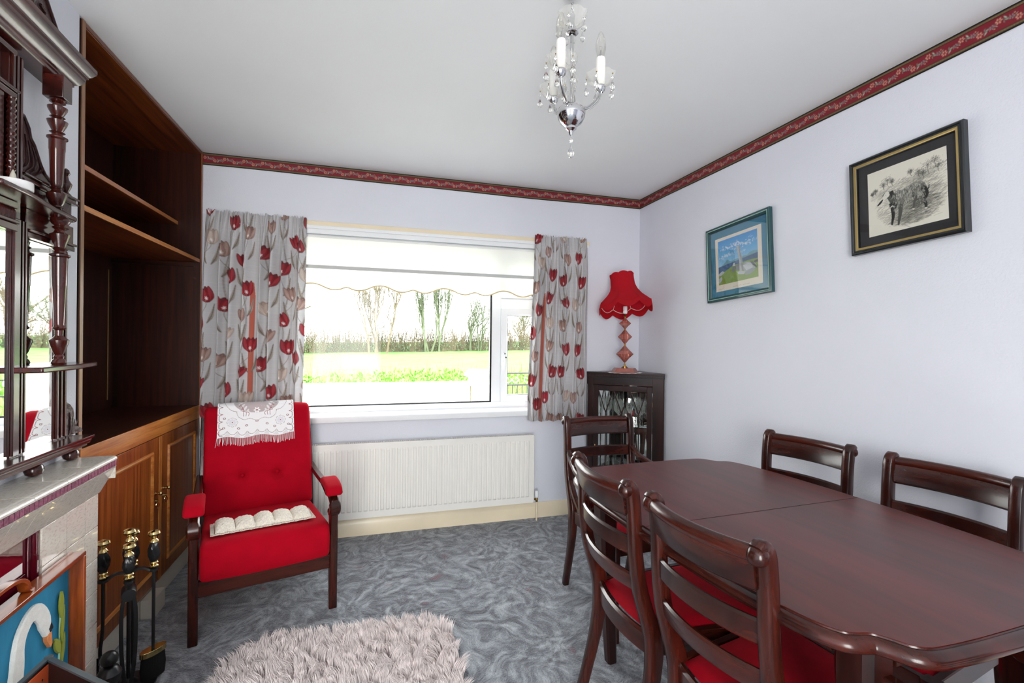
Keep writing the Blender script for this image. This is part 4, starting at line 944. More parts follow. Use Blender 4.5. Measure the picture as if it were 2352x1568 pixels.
P = np.stack([U-LW/2+(Vv/LH)*(-.004), Q[..., 1]-.0065-.0012*np.sin(U*60)*np.sin(Vv*40), Q[..., 2]+.0045+hem], -1)
M_LACE = attrmat('white_lace', .9, alpha=True)
lace = thing('lace_antimacassar', 'white lace cover with a fringe draped over the top of the red armchair', 'lace cover'); lace.matrix_world = AM @ Matrix.Translation((-.012, 0, 0))
g = grid_mesh('lace_cloth', P, lc.sample(U, Vv), M_LACE, lace)
fr = MB(); ph = P[-1]
for i in range(0, len(ph), 5):
    p = Vector(ph[min(i, len(ph)-1)]); L = .036+.010*rng.random(); dx = rng.normal(0, .0015)-.006*(i < 40)*rng.random()
    fr.tube([p, p+Vector((dx*.6, -.004, -L*.5)), p+Vector((dx*1.6, -.011, -L))], .0010, 4)
M_LTH = mat('white_cotton_thread', '#f1eef0', .9)
fr.tube([Vector(q) for q in ph[::6]], .0019, 5)
tag(fr.build('fringe', M_LTH, lace), 'white thread fringe', kind='stuff')
# ---------------------------------------------------------------- crocheted lavender pad on the seat
pad = thing('crochet_pad', 'cream crocheted five-segment pad with lacy edging lying on the red armchair seat', 'cushion'); pad.matrix_world = AM @ Matrix.Translation((-.010, .118, .4225)) @ Matrix.Rotation(R(1.5), 4, 'Z') @ Matrix.Rotation(R(-3.5), 4, 'X')
M_CRO = mat('cream_crochet', '#ece4d6', .95, bump=1, bscale=260, bdist=.004, var=.16, vscale=180)
U, Vv = np.meshgrid(np.linspace(-.195, .195, 180), np.linspace(-.075, .075, 70))
seg_ = np.abs(np.sin((U+.195)/.39*5*PI))**.27; prof_ = np.clip(1-(Vv/.075)**4, 0, 1)**.6
Zt = .006+.034*seg_*prof_*(1+.10*np.sin(U*31+1))+.002*np.sin(U*210)*np.cos(Vv*190); Zt += .0012*np.sin(U*700)*np.sin(Vv*620)
pm = grid_mesh('pad_body', np.stack([U, Vv, Zt], -1), None, M_CRO, pad)
Zb = np.full_like(U, .004); grid_mesh('pad_underside', np.stack([U, Vv, Zb], -1), None, M_CRO, pad)
ec = MB()
for k in range(52):                                      # looped crochet border
    for (x, y, vx, vy) in (((-.195+.39*k/51), -.077, 0, -1), ((-.195+.39*k/51), .077, 0, 1)):
        ec.tube([(x+.0044*math.cos(a)+vx*.004, y+vy*(.009+.009*math.sin(a)), .006+.0015*math.sin(k*1.3)) for a in np.linspace(0, 2*PI, 9)[:-1]], .0019, 5, closed=True)
for k in range(20):
    for sx in (-1, 1):
        y = -.075+.15*k/19; ec.tube([(sx*(.197+.007+.007*math.sin(a)), y+.004*math.cos(a), .005) for a in np.linspace(0, 2*PI, 8)[:-1]], .0013, 4, closed=True)
for off in (.001, .0155):
    c = [(-.196-off, -.076-off), (.196+off, -.076-off), (.196+off, .076+off), (-.196-off, .076+off)]; ec.tube([(a, b, .005) for a, b in c], .0016, 5, closed=True)
tag(ec.build('crochet_edging', M_CRO, pad), 'openwork cream edging', kind='stuff')

# ================================================================= radiator
RX0, RX1, RY, RZ0, RZ1 = -.44, 1.108, 3.150, .140, .622
rad = thing('radiator', 'long white ribbed panel radiator under the window', 'radiator', ((RX0+RX1)/2, RY+.04, RZ0))
rad.location = (0, 0, 0)
M_RAD = mat('radiator_enamel', '#ebe9e3', .28, var=.015)
b = MB(); nr = 44; xs = []; w = (RX1-RX0-.05)/nr
pl_ = []
for i in range(nr):
    x = RX0+.025+i*w; pl_ += [(x, 0), (x+w*.16, -.0068), (x+w*.60, -.0068), (x+w*.76, 0)]
pl_ = [(RX0, 0)]+pl_+[(RX1, 0)]
n = len(pl_); vs = []
for z, k in ((RZ0, 0), (RZ0+.042, 0), (RZ0+.052, 1), (RZ1-.052, 1), (RZ1-.042, 0), (RZ1-.012, 0)): vs += [(x, RY+y*k, z) for x, y in pl_]
fs = [(r*n+i, r*n+i+1, (r+1)*n+i+1, (r+1)*n+i) for r in range(5) for i in range(n-1)]
b.add(vs, fs); b.box(RX0, RX1, RY+.0005, RY+.012, RZ0, RZ1-.012); b.box(RX0, RX1, RY+.036, RY+.046, RZ0+.01, RZ1-.02)
b.build('ribbed_panel', M_RAD, rad, smooth=25)
b = MB(); b.box(RX0-.004, RX0+.002, RY-.004, RY+.05, RZ0+.01, RZ1-.006); b.box(RX1-.002, RX1+.005, RY-.004, RY+.05, RZ0+.01, RZ1-.006)
b.build('side_covers', M_RAD, rad, bevel=.002)
b = MB(); b.box(RX0, RX1, RY-.002, RY+.006, RZ1-.014, RZ1-.002); b.box(RX0, RX1, RY+.042, RY+.048, RZ1-.014, RZ1-.002); k = RX0+.006
while k < RX1: b.box(k, k+.006, RY+.006, RY+.042, RZ1-.005, RZ1-.002); k += .0125
b.build('top_grille', M_RAD, rad, smooth=0); b = MB().box(RX0+.01, RX1-.01, RY+.014, RY+.034, RZ0+.02, RZ1-.012); b.build('convector_fins', mat('grey_fins', '#77777a', .6), rad, smooth=0)  # convector fins in one even grey
v = MB(); v.lathe([(.010, .165), (.013, .170), (.0145, .182), (.0145, .206), (.012, .214), (0, .215)], Matrix.Translation((1.142, RY+.024, 0)), 16); v.build('valve_cap', M_UPVC, rad)
v = MB(); v.lathe([(.0075, .135), (.009, .14), (.009, .158), (.006, .165)], Matrix.Translation((1.142, RY+.024, 0)), 12); v.tube([(1.112, RY+.024, .155), (1.142, RY+.024, .155)], .007, 10); v.build('brass_valve', mat('old_brass', '#8a6d3a', .35, metal=1), rad)
MB().tube([(1.142, RY+.024, .001), (1.142, RY+.024, .136)], .006, 10).build('supply_pipe', M_CREAM, rad)
b = MB()
for x in (-.2, .9): b.box(x, x+.03, RY+.046, YB-.0005, .25, .56)
for x in (-.2, .9): MB().box(x, x+.03, RY+.0465, YB-.0005, .25, .56).build('wall_bracket', M_RAD, rad)

# ================================================================= blind, curtain rail and curtains
bl = thing('roller_blind', 'white roller blind with a scalloped cream-edged hem, partly lowered over the window', 'blind')
BY = 3.262
MB().lathe([(.017, -.84), (.017, 1.30)], Matrix.Translation((0, BY+.010, 1.944)) @ Matrix.Rotation(R(90), 4, 'Y') @ Matrix.Translation((0, 0, .06)), 20).build('roller_tube', mat('blind_fabric_roll', '#f6f6f4', .8), bl)
def blind_mat():
    m, nt, b = newmat('white_blind_fabric'); b.inputs['Base Color'].default_value = (*lin('#f0f0ea'), 1); b.inputs['Roughness'].default_value = .9
    tr = nt.nodes.new('ShaderNodeBsdfTranslucent'); tr.inputs[0].default_value = (.92, .93, .90, 1); ms = nt.nodes.new('ShaderNodeMixShader'); ms.inputs[0].default_value = .22
    noise_bump(nt, b, 900, .2, .0005)
    nt.links.new(b.outputs[0], ms.inputs[1]); nt.links.new(tr.outputs[0], ms.inputs[2]); nt.links.new(ms.outputs[0], nt.nodes['Material Output'].inputs[0]); return m
M_BL = blind_mat()
kx = [-.161+.4285*k for k in range(-3, 5)]
ctl = [(0, .024), (.07, .010), (.16, 0), (.27, .008), (.40, .034), (.5, .041), (.60, .034), (.73, .008), (.84, 0), (.93, .010), (1, .024)]
def scz(x):
    t = ((x+.161)/.4285) % 1.0; return 1.602+float(np.interp(t, [c[0] for c in ctl], [c[1] for c in ctl]))
xs = np.linspace(-.77, 1.35, 300); zb = np.array([scz(x) for x in xs]); zb = np.convolve(np.pad(zb, 2, mode='edge'), np.ones(5)/5, mode='valid')
vs = []; 
for x, z in zip(xs, zb): vs += [(x, BY+.002, z), (x, BY+.002, 1.725)]
b = MB().add(vs, [(2*i, 2*i+2, 2*i+3, 2*i+1) for i in range(299)]); b.build('scalloped_valance', M_BL, bl)
MB().add([(-.77, BY-.004, 1.725), (1.35, BY-.004, 1.725), (1.35, BY-.006, 1.945), (-.77, BY-.006, 1.945)], [(0, 1, 2, 3)]).build('blind_fabric', M_BL, bl, smooth=0)
MB().box(-.77, 1.35, BY-.006, BY+.003, 1.738, 1.760).build('hem_bar', mat('grey_hem_bar', '#c3c4c2', .6), bl, bevel=.002)
MB().tube([(x, BY+.001, z) for x, z in zip(xs[::2], zb[::2])], .0042, 6).build('scallop_trim', mat('cream_braid', '#cdbb8c', .8), bl)
cr_ = thing('curtain_rail', 'cream board with a white curtain track fixed above the window', 'curtain rail')
MB().box(-.955, 1.560, YB-.024, YB-.0005, 2.004, 2.034).build('rail_board', M_CREAM, cr_, bevel=.002)
b = MB(); b.box(-.945, 1.550, YB-.034, YB-.0245, 1.984, 2.005); b.box(-.94, 1.545, YB-.018, YB-.0005, 1.956, 2.003)
b.build('curtain_track', M_UPVC, cr_, bevel=.002)
MB().box(-.74, 1.40, YB-.010, YB+.010, 1.955, 1.972).build('blind_pelmet_strip', mat('grey_aluminium', '#b9bfc8', .35, metal=.3), cr_, bevel=.002)
# tulip fabric
def tulip(c, x, y, s, ang, kind):
    pal = {'r': ('#86161f', '#a83a44', '#560c13', '#efe0e0'), 't': ('#98786f', '#b99f95', '#6e504b', '#e9e2df'), 'b': ('#b3a096', '#c8bbb2', '#907d74', '#efeae7')}[kind]
    ca, sa = math.cos(ang), math.sin(ang); T = lambda a, b: (x+(a*.68*ca-b*sa)*s, y+(a*.68*sa+b*ca)*s)
    op = rng.uniform(.8, 1.35)
    def petal(a0, lean, wd, ln, c0, c1):
        o = sp2([T(a0*.35, .42), T(a0*.9-wd*.62, .16), T(a0+lean*.5-wd*.55, -.22), T(a0+lean, -ln), T(a0+lean*.5+wd*.55, -.20), T(a0*.9+wd*.62, .18), T(a0*.35, .42)], 26)
        c.poly(o, c0, .96)
        for k in (-.45, -.1, .3):
            c.stroke(sp2([T(a0*.5+k*wd*.3, .30), T(a0+lean*.4+k*wd*.55, -.08), T(a0+lean*.9+k*wd*.18, -ln*.82)], 9), (.060*s, .016*s), c1, .6)
        c.stroke(o, .018*s, pal[2], .75)
    petal(-.10, -.06, .42, .50, pal[2], pal[0]); petal(.14, .06, .42, .52, pal[2], pal[0])
    petal(-.30, -.16*op, .34, .52, pal[0], pal[1]); petal(.30, .16*op, .34, .50, pal[0], pal[1]); petal(0, .02, .36, .40, pal[0], pal[1])
    for a in range(6):
        px, py = T(.10*math.cos(a*1.05), .17+.10*math.sin(a*1.05)); q0 = T(0, .20); c.stroke([q0, (px, py)], .035*s, pal[3], .9)
def tulip_canvas(w, h, seed, strip=None):
    c = Canvas(w, h, 470, '#bfbdbf'); rs = np.random.default_rng(seed)
    for k in range(int(h*430/2)):                        # slub weave
        y = k*2/430+rs.uniform(0, .002); x0 = rs.uniform(0, w); c.stroke([(x0, y), (x0+rs.uniform(.05, .4), y)], .0012, '#d6d5d7' if k % 2 else '#aeabae', .55)
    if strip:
        for x0, x1 in strip: c.poly([(x0, .50), (x0+.012, .42), (x1-.01, .42), (x1, .50), (x1, h), (x0, h)], '#a85848')  # shadow tone of one curtain fold painted in as a salmon strip
    cols = int(w/.150)+1; 
    for i in range(cols):
        x0 = .045+i*.150+rs.normal(0, .006); ph_ = rs.uniform(0, .15); y = -.05+ph_; k = i
        pts = [(x0+.02*math.sin(yy*9+i), yy) for yy in np.arange(-.1, h+.1, .02)]
        c.stroke(pts, .0036, '#776a61', .8); c.stroke([(a+.004, b) for a, b in pts], .0016, '#6d5f58', .6)
        while y < h+.06:
            kind = 'rtrbrrt'[(k*3+i*2) % 7]; ang = rs.normal(0, .22); xx = x0+rs.normal(0, .012)+(.028 if k % 2 else -.022)
            # leaf pair
            for sg in (-1, 1):
                lx, ly = xx+sg*.032, y+.105; pl2 = sp2([(lx-sg*.022, ly+.055), (lx-sg*.004, ly+.01), (lx+sg*.006, ly-.060)], 12)
                c.stroke(pl2[:6], (.004, .017), '#8b7f75', .8); c.stroke(pl2[5:], (.017, .003), '#9c9187', .8); c.stroke(pl2, .0026, '#4f4540', .85)
            tulip(c, xx, y, .088+.014*rs.random(), ang, kind)
            c.stroke(sp2([(xx, y+.02), (xx-.3*ang*.05, y+.06), (x0, y+.11)], 8), .0028, '#7d6f66', .85)
            y += .168+rs.normal(0, .006); k += 1
    return c
M_CUR = attrmat('tulip_curtain_fabric', .75, sheen=.15, bump=.25, bscale=500, trans=.05, weave=(.3, 1, 3))
def curtain(name, label, xt0, xt1, xb0, xb1, ztop, zbot, folds, seed, gather=1.45, amp=.044, strip=None):
    Hh = ztop-zbot; Wf = (xt1-xt0)*gather; c = tulip_canvas(Wf, Hh, seed, strip)
    nx, ny = int(Wf*440), int(Hh*400); U, Vv = np.meshgrid(np.linspace(0, 1, nx), np.linspace(0, 1, ny)); rs = np.random.default_rng(seed+5)
    warp = U+.018*np.sin(U*2*PI*2.3+seed)+.010*np.sin(U*2*PI*5.1)
    z = ztop-Vv*Hh; tt = Vv
    hd = np.clip(1-tt/.055, 0, 1); a_h = np.clip(1-tt/.22, 0, 1)**2
    fold = 1.9*np.abs(np.sin(warp*PI*folds))**.95-1.0+.22*np.sin(warp*2*PI*folds*2+1.2+tt*1.2)
    fine = 1.6*np.abs(np.sin(warp*PI*folds*4.3+.6*np.sin(U*40)))**.7-.8
    big = amp*(.25+.75*np.clip(tt/.20, 0, 1))
    Y = -(.040+big*(1+fold*.85)+a_h*.014*fine+.006*np.sin(tt*5+U*9))
    xl = xt0+(xb0-xt0)*np.clip(tt*1.2, 0, 1)**.8; xr = xt1+(xb1-xt1)*tt
    X = xl+(xr-xl)*(U+.016*np.sin(warp*2*PI*folds+PI/2)*np.clip(tt*4, 0, 1)*.9)+.003*a_h*np.sin(U*150)
    z = z+hd*.010*np.sin(U*2*PI*folds*4.3+.5)*(.6+.4*np.sin(U*37))+.012*tt*np.sin(U*PI)*(-.5)
    t = thing(name, label, 'curtain'); P = np.stack([X, YB+Y+hd*.006, z], -1)
    grid_mesh('curtain_cloth', P, c.sample(U*Wf, tt*Hh), M_CUR, t, flip=False)
    hb_ = MB(); j = int(ny*.052); hb_.tube([Vector(p)+Vector((0, .010, 0)) for p in P[j][::6]], .003, 5); hb_.build('heading_tape', mat('white_heading_tape', '#e6e4e2', .9), t)
    return t
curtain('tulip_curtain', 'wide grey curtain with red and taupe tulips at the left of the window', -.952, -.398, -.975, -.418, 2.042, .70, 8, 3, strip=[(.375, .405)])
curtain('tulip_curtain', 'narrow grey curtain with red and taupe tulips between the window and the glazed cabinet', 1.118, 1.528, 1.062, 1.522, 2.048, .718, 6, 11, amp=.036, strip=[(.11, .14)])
# ================================================================= corner display cabinet
CM = Matrix.Translation((1.556, 3.214, 0)) @ Matrix(((.78645, .61766, 0, 0), (-.61766, .78645, 0, 0), (0, 0, 1, 0), (0, 0, 0, 1)))
cab = thing('corner_cabinet', 'dark mahogany corner display cabinet with an arched-lattice glass door full of glassware', 'cabinet'); cab.matrix_world = CM
DZ, DX = M_DARKM['Z'], M_DARKM['X']
cor, bwl, bwr = (.327, .281), (-.012, .012), (.545, .010)
def cprism(pts, z0, z1, nm, m, bev=.001): return MB().prism(pts, 'xy', z0, z1).build(nm, m, cab, bevel=bev)
plan = [(0, .002), (.539, .002), bwr, cor, bwl]
def panel(a, b, z0, z1, t, nm, m, off=0):
    a, b = Vector((*a, 0)), Vector((*b, 0)); d = (b-a).normalized(); nn = Vector((-d.y, d.x, 0)); return MB().prism([(a+nn*off)[:2], (b+nn*off)[:2], (b+nn*(off+t))[:2], (a+nn*(off+t))[:2]], 'xy', z0, z1).build(nm, m, cab, smooth=0)
panel(bwr, cor, .05, 1.03, .010, 'side_panel', DZ); panel(cor, bwl, .05, 1.03, .010, 'side_panel', DZ)
panel(bwr, cor, .30, .97, .002, 'mirror_back', M_MIR, .0105); panel(cor, bwl, .30, .97, .002, 'mirror_back', M_MIR, .0105)
cprism(plan, .0, .06, 'plinth', DX); cprism(plan, .275, .29, 'cabinet_floor', DX)
cprism([(.0, 0), (.037, 0), (.037, .018), (0, .018)], .06, 1.03, 'corner_post', DZ)
cprism([(.465, 0), (.541, .0), (.541, .018), (.465, .018)], .06, 1.03, 'corner_post', DZ)
cprism([(.037, .001), (.465, .001), (.465, .018), (.037, .018)], .974, 1.03, 'frieze', DX)
cprism([(.037, -.006), (.465, -.006), (.465, .001), (.037, .001)], .968, .976, 'frieze_bead', DX)
b = MB()
for z0, z1, o_ in ((1.022, 1.030, .004), (1.030, 1.042, .008), (1.042, 1.050, .013), (1.050, 1.062, .020)): b.prism([(-.004-o_*.3, -o_), (.541+o_*.5, -o_), (.548, .008), cor, (-.018, .012)], 'xy', z0, z1)
b.build('cornice', DX, cab, bevel=.0012)
b = MB(); k = .005
while k < .53: b.box(k, k+.006, -.0125, -.004, 1.0315, 1.041); k += .0115
b.build('dentil_strip', DX, cab)
dr = thing('door', None, None); dr.parent = cab; del dr
dd = bpy.data.objects['door.002'] if 'door.002' in bpy.data.objects else [c for c in bpy.data.objects if c.parent == cab and c.name.startswith('door')][0]
bpy.data.objects.remove(dd)
b = MB(); b.box(.040, .078, -.004, .014, .07, .964); b.box(.428, .462, -.004, .014, .07, .964); b.box(.0785, .4275, -.004, .014, .924, .964); b.box(.0785, .4275, -.004, .014, .07, .31)
door_ = b.build('door', DZ, cab, bevel=.002)
MB().box(.0785, .4275, .004, .0065, .31, .924).build('door_glass', M_GLASS, door_, smooth=0)
lat = MB(); bays = [(.0785, .1325), (.1325, .1885)]
ap = [.133, .250, .370]; tp = [.080, .190, .311, .427]
for i, a in enumerate(ap):
    lat.strap([(a, -.001, .31), (a, -.001, .766)], (.007, .007), (1, 0, 0))
    lat.strap([(a, -.001, .764), (tp[i]+.002, -.001, .922)], (.007, .007), (1, 0, 0)); lat.strap([(a, -.001, .764), (tp[i+1]-.002, -.001, .922)], (.007, .007), (1, 0, 0))
lat.build('glazing_bars', DZ, door_)
kb = MB().box(.054, .060, -.006, -.0042, .50, .525); kb.build('keyhole_plate', M_BRASS, door_)
for z in (.40, .82): MB().tube([(.4635, -.003, z), (.4635, -.003, z+.035)], .003, 8).build('hinge', M_BRASS, door_)
cprism([(.020, .025), (.525, .025), cor[0:2] and (.327, .262), (.318, .262)], .660, .6655, 'glass_shelf', thin_glass('shelf_glass', (.9, .96, .94), 1.5), .0)
# glassware
def milky(name, lo=.06, hi=.5, col=(.93, .92, .86)):
    m, nt, b = newmat(name); b.inputs['Base Color'].default_value = (*col, 1); b.inputs['Roughness'].default_value = .10
    t_ = nt.nodes.new('ShaderNodeBsdfTransparent'); t_.inputs[0].default_value = (.975, .975, .965, 1); lw = nt.nodes.new('ShaderNodeLayerWeight'); lw.inputs[0].default_value = .45
    mr = nt.nodes.new('ShaderNodeMapRange'); mr.inputs[3].default_value = lo; mr.inputs[4].default_value = hi; nt.links.new(lw.outputs['Facing'], mr.inputs[0])
    ms = nt.nodes.new('ShaderNodeMixShader'); nt.links.new(mr.outputs[0], ms.inputs[0]); nt.links.new(t_.outputs[0], ms.inputs[1]); nt.links.new(b.outputs[0], ms.inputs[2]); nt.links.new(ms.outputs[0], nt.nodes['Material Output'].inputs[0]); return m
M_GW = milky('drinking_glass', .05, .55, (.90, .96, .93))
def glass(kind, label, x, y, z):
    p = {0: [(.030, .0), (.028, .003), (.005, .006), (.004, .075), (.010, .082), (.030, .10), (.036, .13), (.034, .165), (.031, .185)],
         1: [(.026, 0), (.024, .003), (.004, .006), (.004, .10), (.012, .108), (.021, .13), (.023, .165), (.020, .205)],
         2: [(.026, 0), (.028, .003), (.030, .04), (.034, .10), (.035, .12)]}[kind]
    t = thing(['wine_glass', 'champagne_flute', 'tumbler'][kind], label, 'glass'); t.matrix_world = CM @ Matrix.Translation((x, y, z))
    t['group'] = 'glassware inside the corner cabinet'
    MB().shell(p, None, 22).build('glass_body', M_GW, t, smooth=80); return t
k = 0
for r_, y in enumerate((.055, .115, .175)):
    for x in np.arange(.075+r_*.055, .47-r_*.035, .074):
        kd = (k*2+r_) % 3 if r_ else (0, 1)[k % 2]
        glass(kd, ['stemmed wine glass among the glassware on the shelf of the corner cabinet', 'tall narrow flute among the glassware on the shelf of the corner cabinet', 'plain tumbler among the glassware on the shelf of the corner cabinet'][kd], x, y, .666); k += 1
for x, y in ((.12, .07), (.20, .10), (.29, .08)):
    glass(2, 'plain tumbler on the floor of the corner cabinet below the glass shelf', x, y, .2905)
# doily and lamp
dl = thing('lace_doily', 'small white lace doily under the red-shaded lamp', 'doily', (1.762, 3.035, 1.0625))
M_DOI = mat('white_doily', '#f0ecec', .9, bump=.8, bscale=300)
pts = [((.118+.008*math.cos(14*a))*math.cos(a), (.100+.008*math.cos(14*a))*math.sin(a)) for a in np.linspace(0, 2*PI, 113)[:-1]]
MB().prism(pts, 'xy', 0, .0025).build('doily_cloth', M_DOI, dl)
lmp = thing('table_lamp', 'table lamp with a fringed red bell shade on a stem of pink crystal diamonds', 'lamp', (1.745, 3.01, 1.066), R(-30))
M_PINK = mat('pink_crystal', '#f2917f', .03, trans=.74, ior=1.50, spec=.8, coat=.4, var=.02, coatr=.01); M_OLDB = mat('antique_brass', '#8f6b38', .3, metal=1)
def facet(pr, nm, m, seg=8):
    b = MB().lathe(pr, None, seg); return b.build(nm, m, lmp, smooth=0)
facet([(.096, 0), (.098, .004), (.078, .030), (.074, .034)], 'crystal_base', M_PINK)
b = MB()
for z0, z1, r in ((.034, .037, .024), (.037, .044, .016), (.044, .062, .006), (.192, .206, .006), (.306, .314, .006), (.390, .400, .006)): b.lathe([(r, z0), (r, z1)], None, 14)
b.lathe([(.0028, .034), (.0028, .42)], None, 8); b.lathe([(.007, .398), (.010, .406), (.006, .414), (.006, .422)], None, 12); b.build('brass_stem', M_OLDB, lmp)
for z, r, h in ((.132, .062, .060), (.256, .051, .050), (.352, .043, .038)):
    facet([(.006, z-h), (r*.55, z-h*.45), (r, z), (r*.55, z+h*.45), (.006, z+h)], 'crystal_diamond', M_PINK, 4)
MB().lathe([(.011, .422), (.0155, .426), (.0155, .443), (.013, .446), (.013, .448), (.0155, .451), (.0155, .473), (.012, .476)], None, 18).build('lamp_holder', M_UPVC, lmp)
sh = bpy.data.objects.new('lamp_shade_pivot', None)
def shade_mat():
    m, nt, b = newmat('red_shade_fabric'); b.inputs['Base Color'].default_value = (*lin('#c4071f'), 1); b.inputs['Roughness'].default_value = .85
    tr = nt.nodes.new('ShaderNodeBsdfTranslucent'); tr.inputs[0].default_value = (.75, .01, .03, 1); ms = nt.nodes.new('ShaderNodeMixShader'); ms.inputs[0].default_value = .45
    noise_bump(nt, b, 500, .3, .0008); nt.links.new(b.outputs[0], ms.inputs[1]); nt.links.new(tr.outputs[0], ms.inputs[2]); nt.links.new(ms.outputs[0], nt.nodes['Material Output'].inputs[0]); return m
M_SH = shade_mat()
SM = Matrix.Translation((-.010, .0, .0)) @ Matrix.Translation((0, 0, .55)) @ Matrix.Rotation(R(30), 4, 'Z') @ Matrix.Rotation(R(-13), 4, 'X') @ Matrix.Translation((0, 0, -.55))
NA = 128
def shp(t, a):                                           # t 0 top .. 1 bottom
    r = np.interp(t, [0, .12, .35, .55, .75, .9, 1], [.086, .085, .088, .103, .133, .166, .186]); sc_ = abs(math.sin(4*a)); r *= 1-.035*(sc_*.8)
    zt = .712-.010*(1-sc_); zb = .462+.030*(1-sc_); 
    return Vector((r*math.cos(a), r*math.sin(a), zt+(zb-zt)*t))
loops = [[shp(t, 2*PI*k/NA) for k in range(NA)] for t in np.linspace(0, 1, 16)]
b = MB(); vs = [SM @ v for l in loops for v in l]; b.add(vs, [(i*NA+k, i*NA+(k+1) % NA, (i+1)*NA+(k+1) % NA, (i+1)*NA+k) for i in range(15) for k in range(NA)])
shade = b.build('lamp_shade', M_SH, lmp, smooth=80)
b = MB()
for k in range(NA*2):
    a = 2*PI*k/(NA*2); p = shp(1, a); p2 = Vector((p.x*1.012, p.y*1.012, p.z-.034-.006*abs(math.sin(4*a)))); b.tube([SM @ p, SM @ p2], .0034, 4)
tag(b.build('fringe', M_SH, shade), 'red silk fringe', kind='stuff')
b = MB(); b.tube([SM @ (shp(1, 2*PI*k/NA)*1.0+Vector((0, 0, .001))) for k in range(NA)], .0032, 5, closed=True); b.tube([SM @ shp(0, 2*PI*k/NA) for k in range(NA)], .0026, 5, closed=True)
b.build('braid_trim', M_SH, shade)
b = MB(); b.tube([SM @ (Vector((shp(1, 2*PI*k/NA).x*.94, shp(1, 2*PI*k/NA).y*.94, shp(1, 2*PI*k/NA).z+.006))) for k in range(NA)], .0026, 5, closed=True)
for k in range(8):
    a = k*PI/4; b.tube([SM @ Vector((shp(t, a).x*.94, shp(t, a).y*.94, shp(t, a).z)) for t in np.linspace(0, .99, 12)], .0022, 5)
for k in range(2): b.tube([SM @ Vector((.03*math.cos(a), .03*math.sin(a), .55)) for a in (0, PI/2, PI, 3*PI/2)], .0018, 4, closed=True)
b.build('shade_wire', mat('cream_wire_tape', '#eed6c8', .7), shade)
bpy.data.objects.remove(sh)

# ================================================================= dining table
TA = R(2.2); TM = Matrix.Translation((1.194, 1.205, 0)) @ Matrix.Rotation(TA, 4, 'Z')
tb = thing('dining_table', 'polished dark mahogany extending dining table with a moulded serpentine edge', 'table', (1.194, 1.205, 0), TA)
q1 = [(.432, 0), (.431, .15), (.424, .30), (.412, .40), (.400, .465), (.388, .505), (.372, .532), (.352, .543), (.328, .552), (.312, .572), (.297, .598), (.275, .613), (.240, .619), (.15, .624), (.0, .626)]
half = q1+[(-a, b) for a, b in q1[::-1][1:]]; full = half+[(a, -b) for a, b in half[::-1][1:-1]]
full = dens(full, 260)
def offs_poly(P, d):
    out = []; n = len(P)
    for i in range(n):
        t = (Vector(P[(i+1) % n])-Vector(P[i-1])).normalized(); out.append((P[i][0]+t.y*d, P[i][1]-t.x*d))
    return out
A_ = sum(full[i-1][0]*full[i][1]-full[i][0]*full[i-1][1] for i in range(len(full))); sg_ = 1 if A_ > 0 else -1
b = MB()
for half_ in (0,):
    b.prism(full, 'xy', .730, .750)
b.build('table_top', M_TOP, tb, smooth=30)
loops = []
for d, z in ((.0012, .7490), (.0022, .7462), (.0045, .7462), (.010, .7458), (.0165, .743), (.0215, .738), (.0235, .732), (.0225, .725), (.018, .720), (.010, .7165), (.004, .716), (.0012, .7162)):
    loops.append([(x, y, z) for x, y in offs_poly(full, d*sg_)])
MB().ring(None, loops, 0, False, True).build('edge_moulding', M_MAH['Y'], tb, smooth=50)
MB().box(-.43, .43, -.0006, .0006, .7502, .7506).build('leaf_joint', mat('dark_joint_line', '#160808', .7), tb, smooth=0)
b = MB()
for a in ((-.234, .234, -.537, -.517), (-.234, .234, .517, .537), (-.309, -.289, -.462, .462), (.289, .309, -.462, .462)): b.box(*a, .655, .7155)
b.build('apron', M_DARKM['Y'], tb, bevel=.002)
MB()    .box(-.288, .288, -.02, .02, .66, .7155).build('cross_rail', M_DARKM['X'], tb)
for sx in (-1, 1):
    for sy in (-1, 1):
        x, y = sx*.272, sy*.500; b = MB(); w = .078
        b.strap([(x, y, .7155), (x, y, .62), (x-sx*.005, y, .45), (x-sx*.020, y, .18), (x-sx*.030, y, 0)], [(w, w), (w, w), (.066, .066), (.048, .048), (.040, .040)], (1, 0, 0), rnd=.35)
        b.build('leg', M_DARKM['Z'], tb)

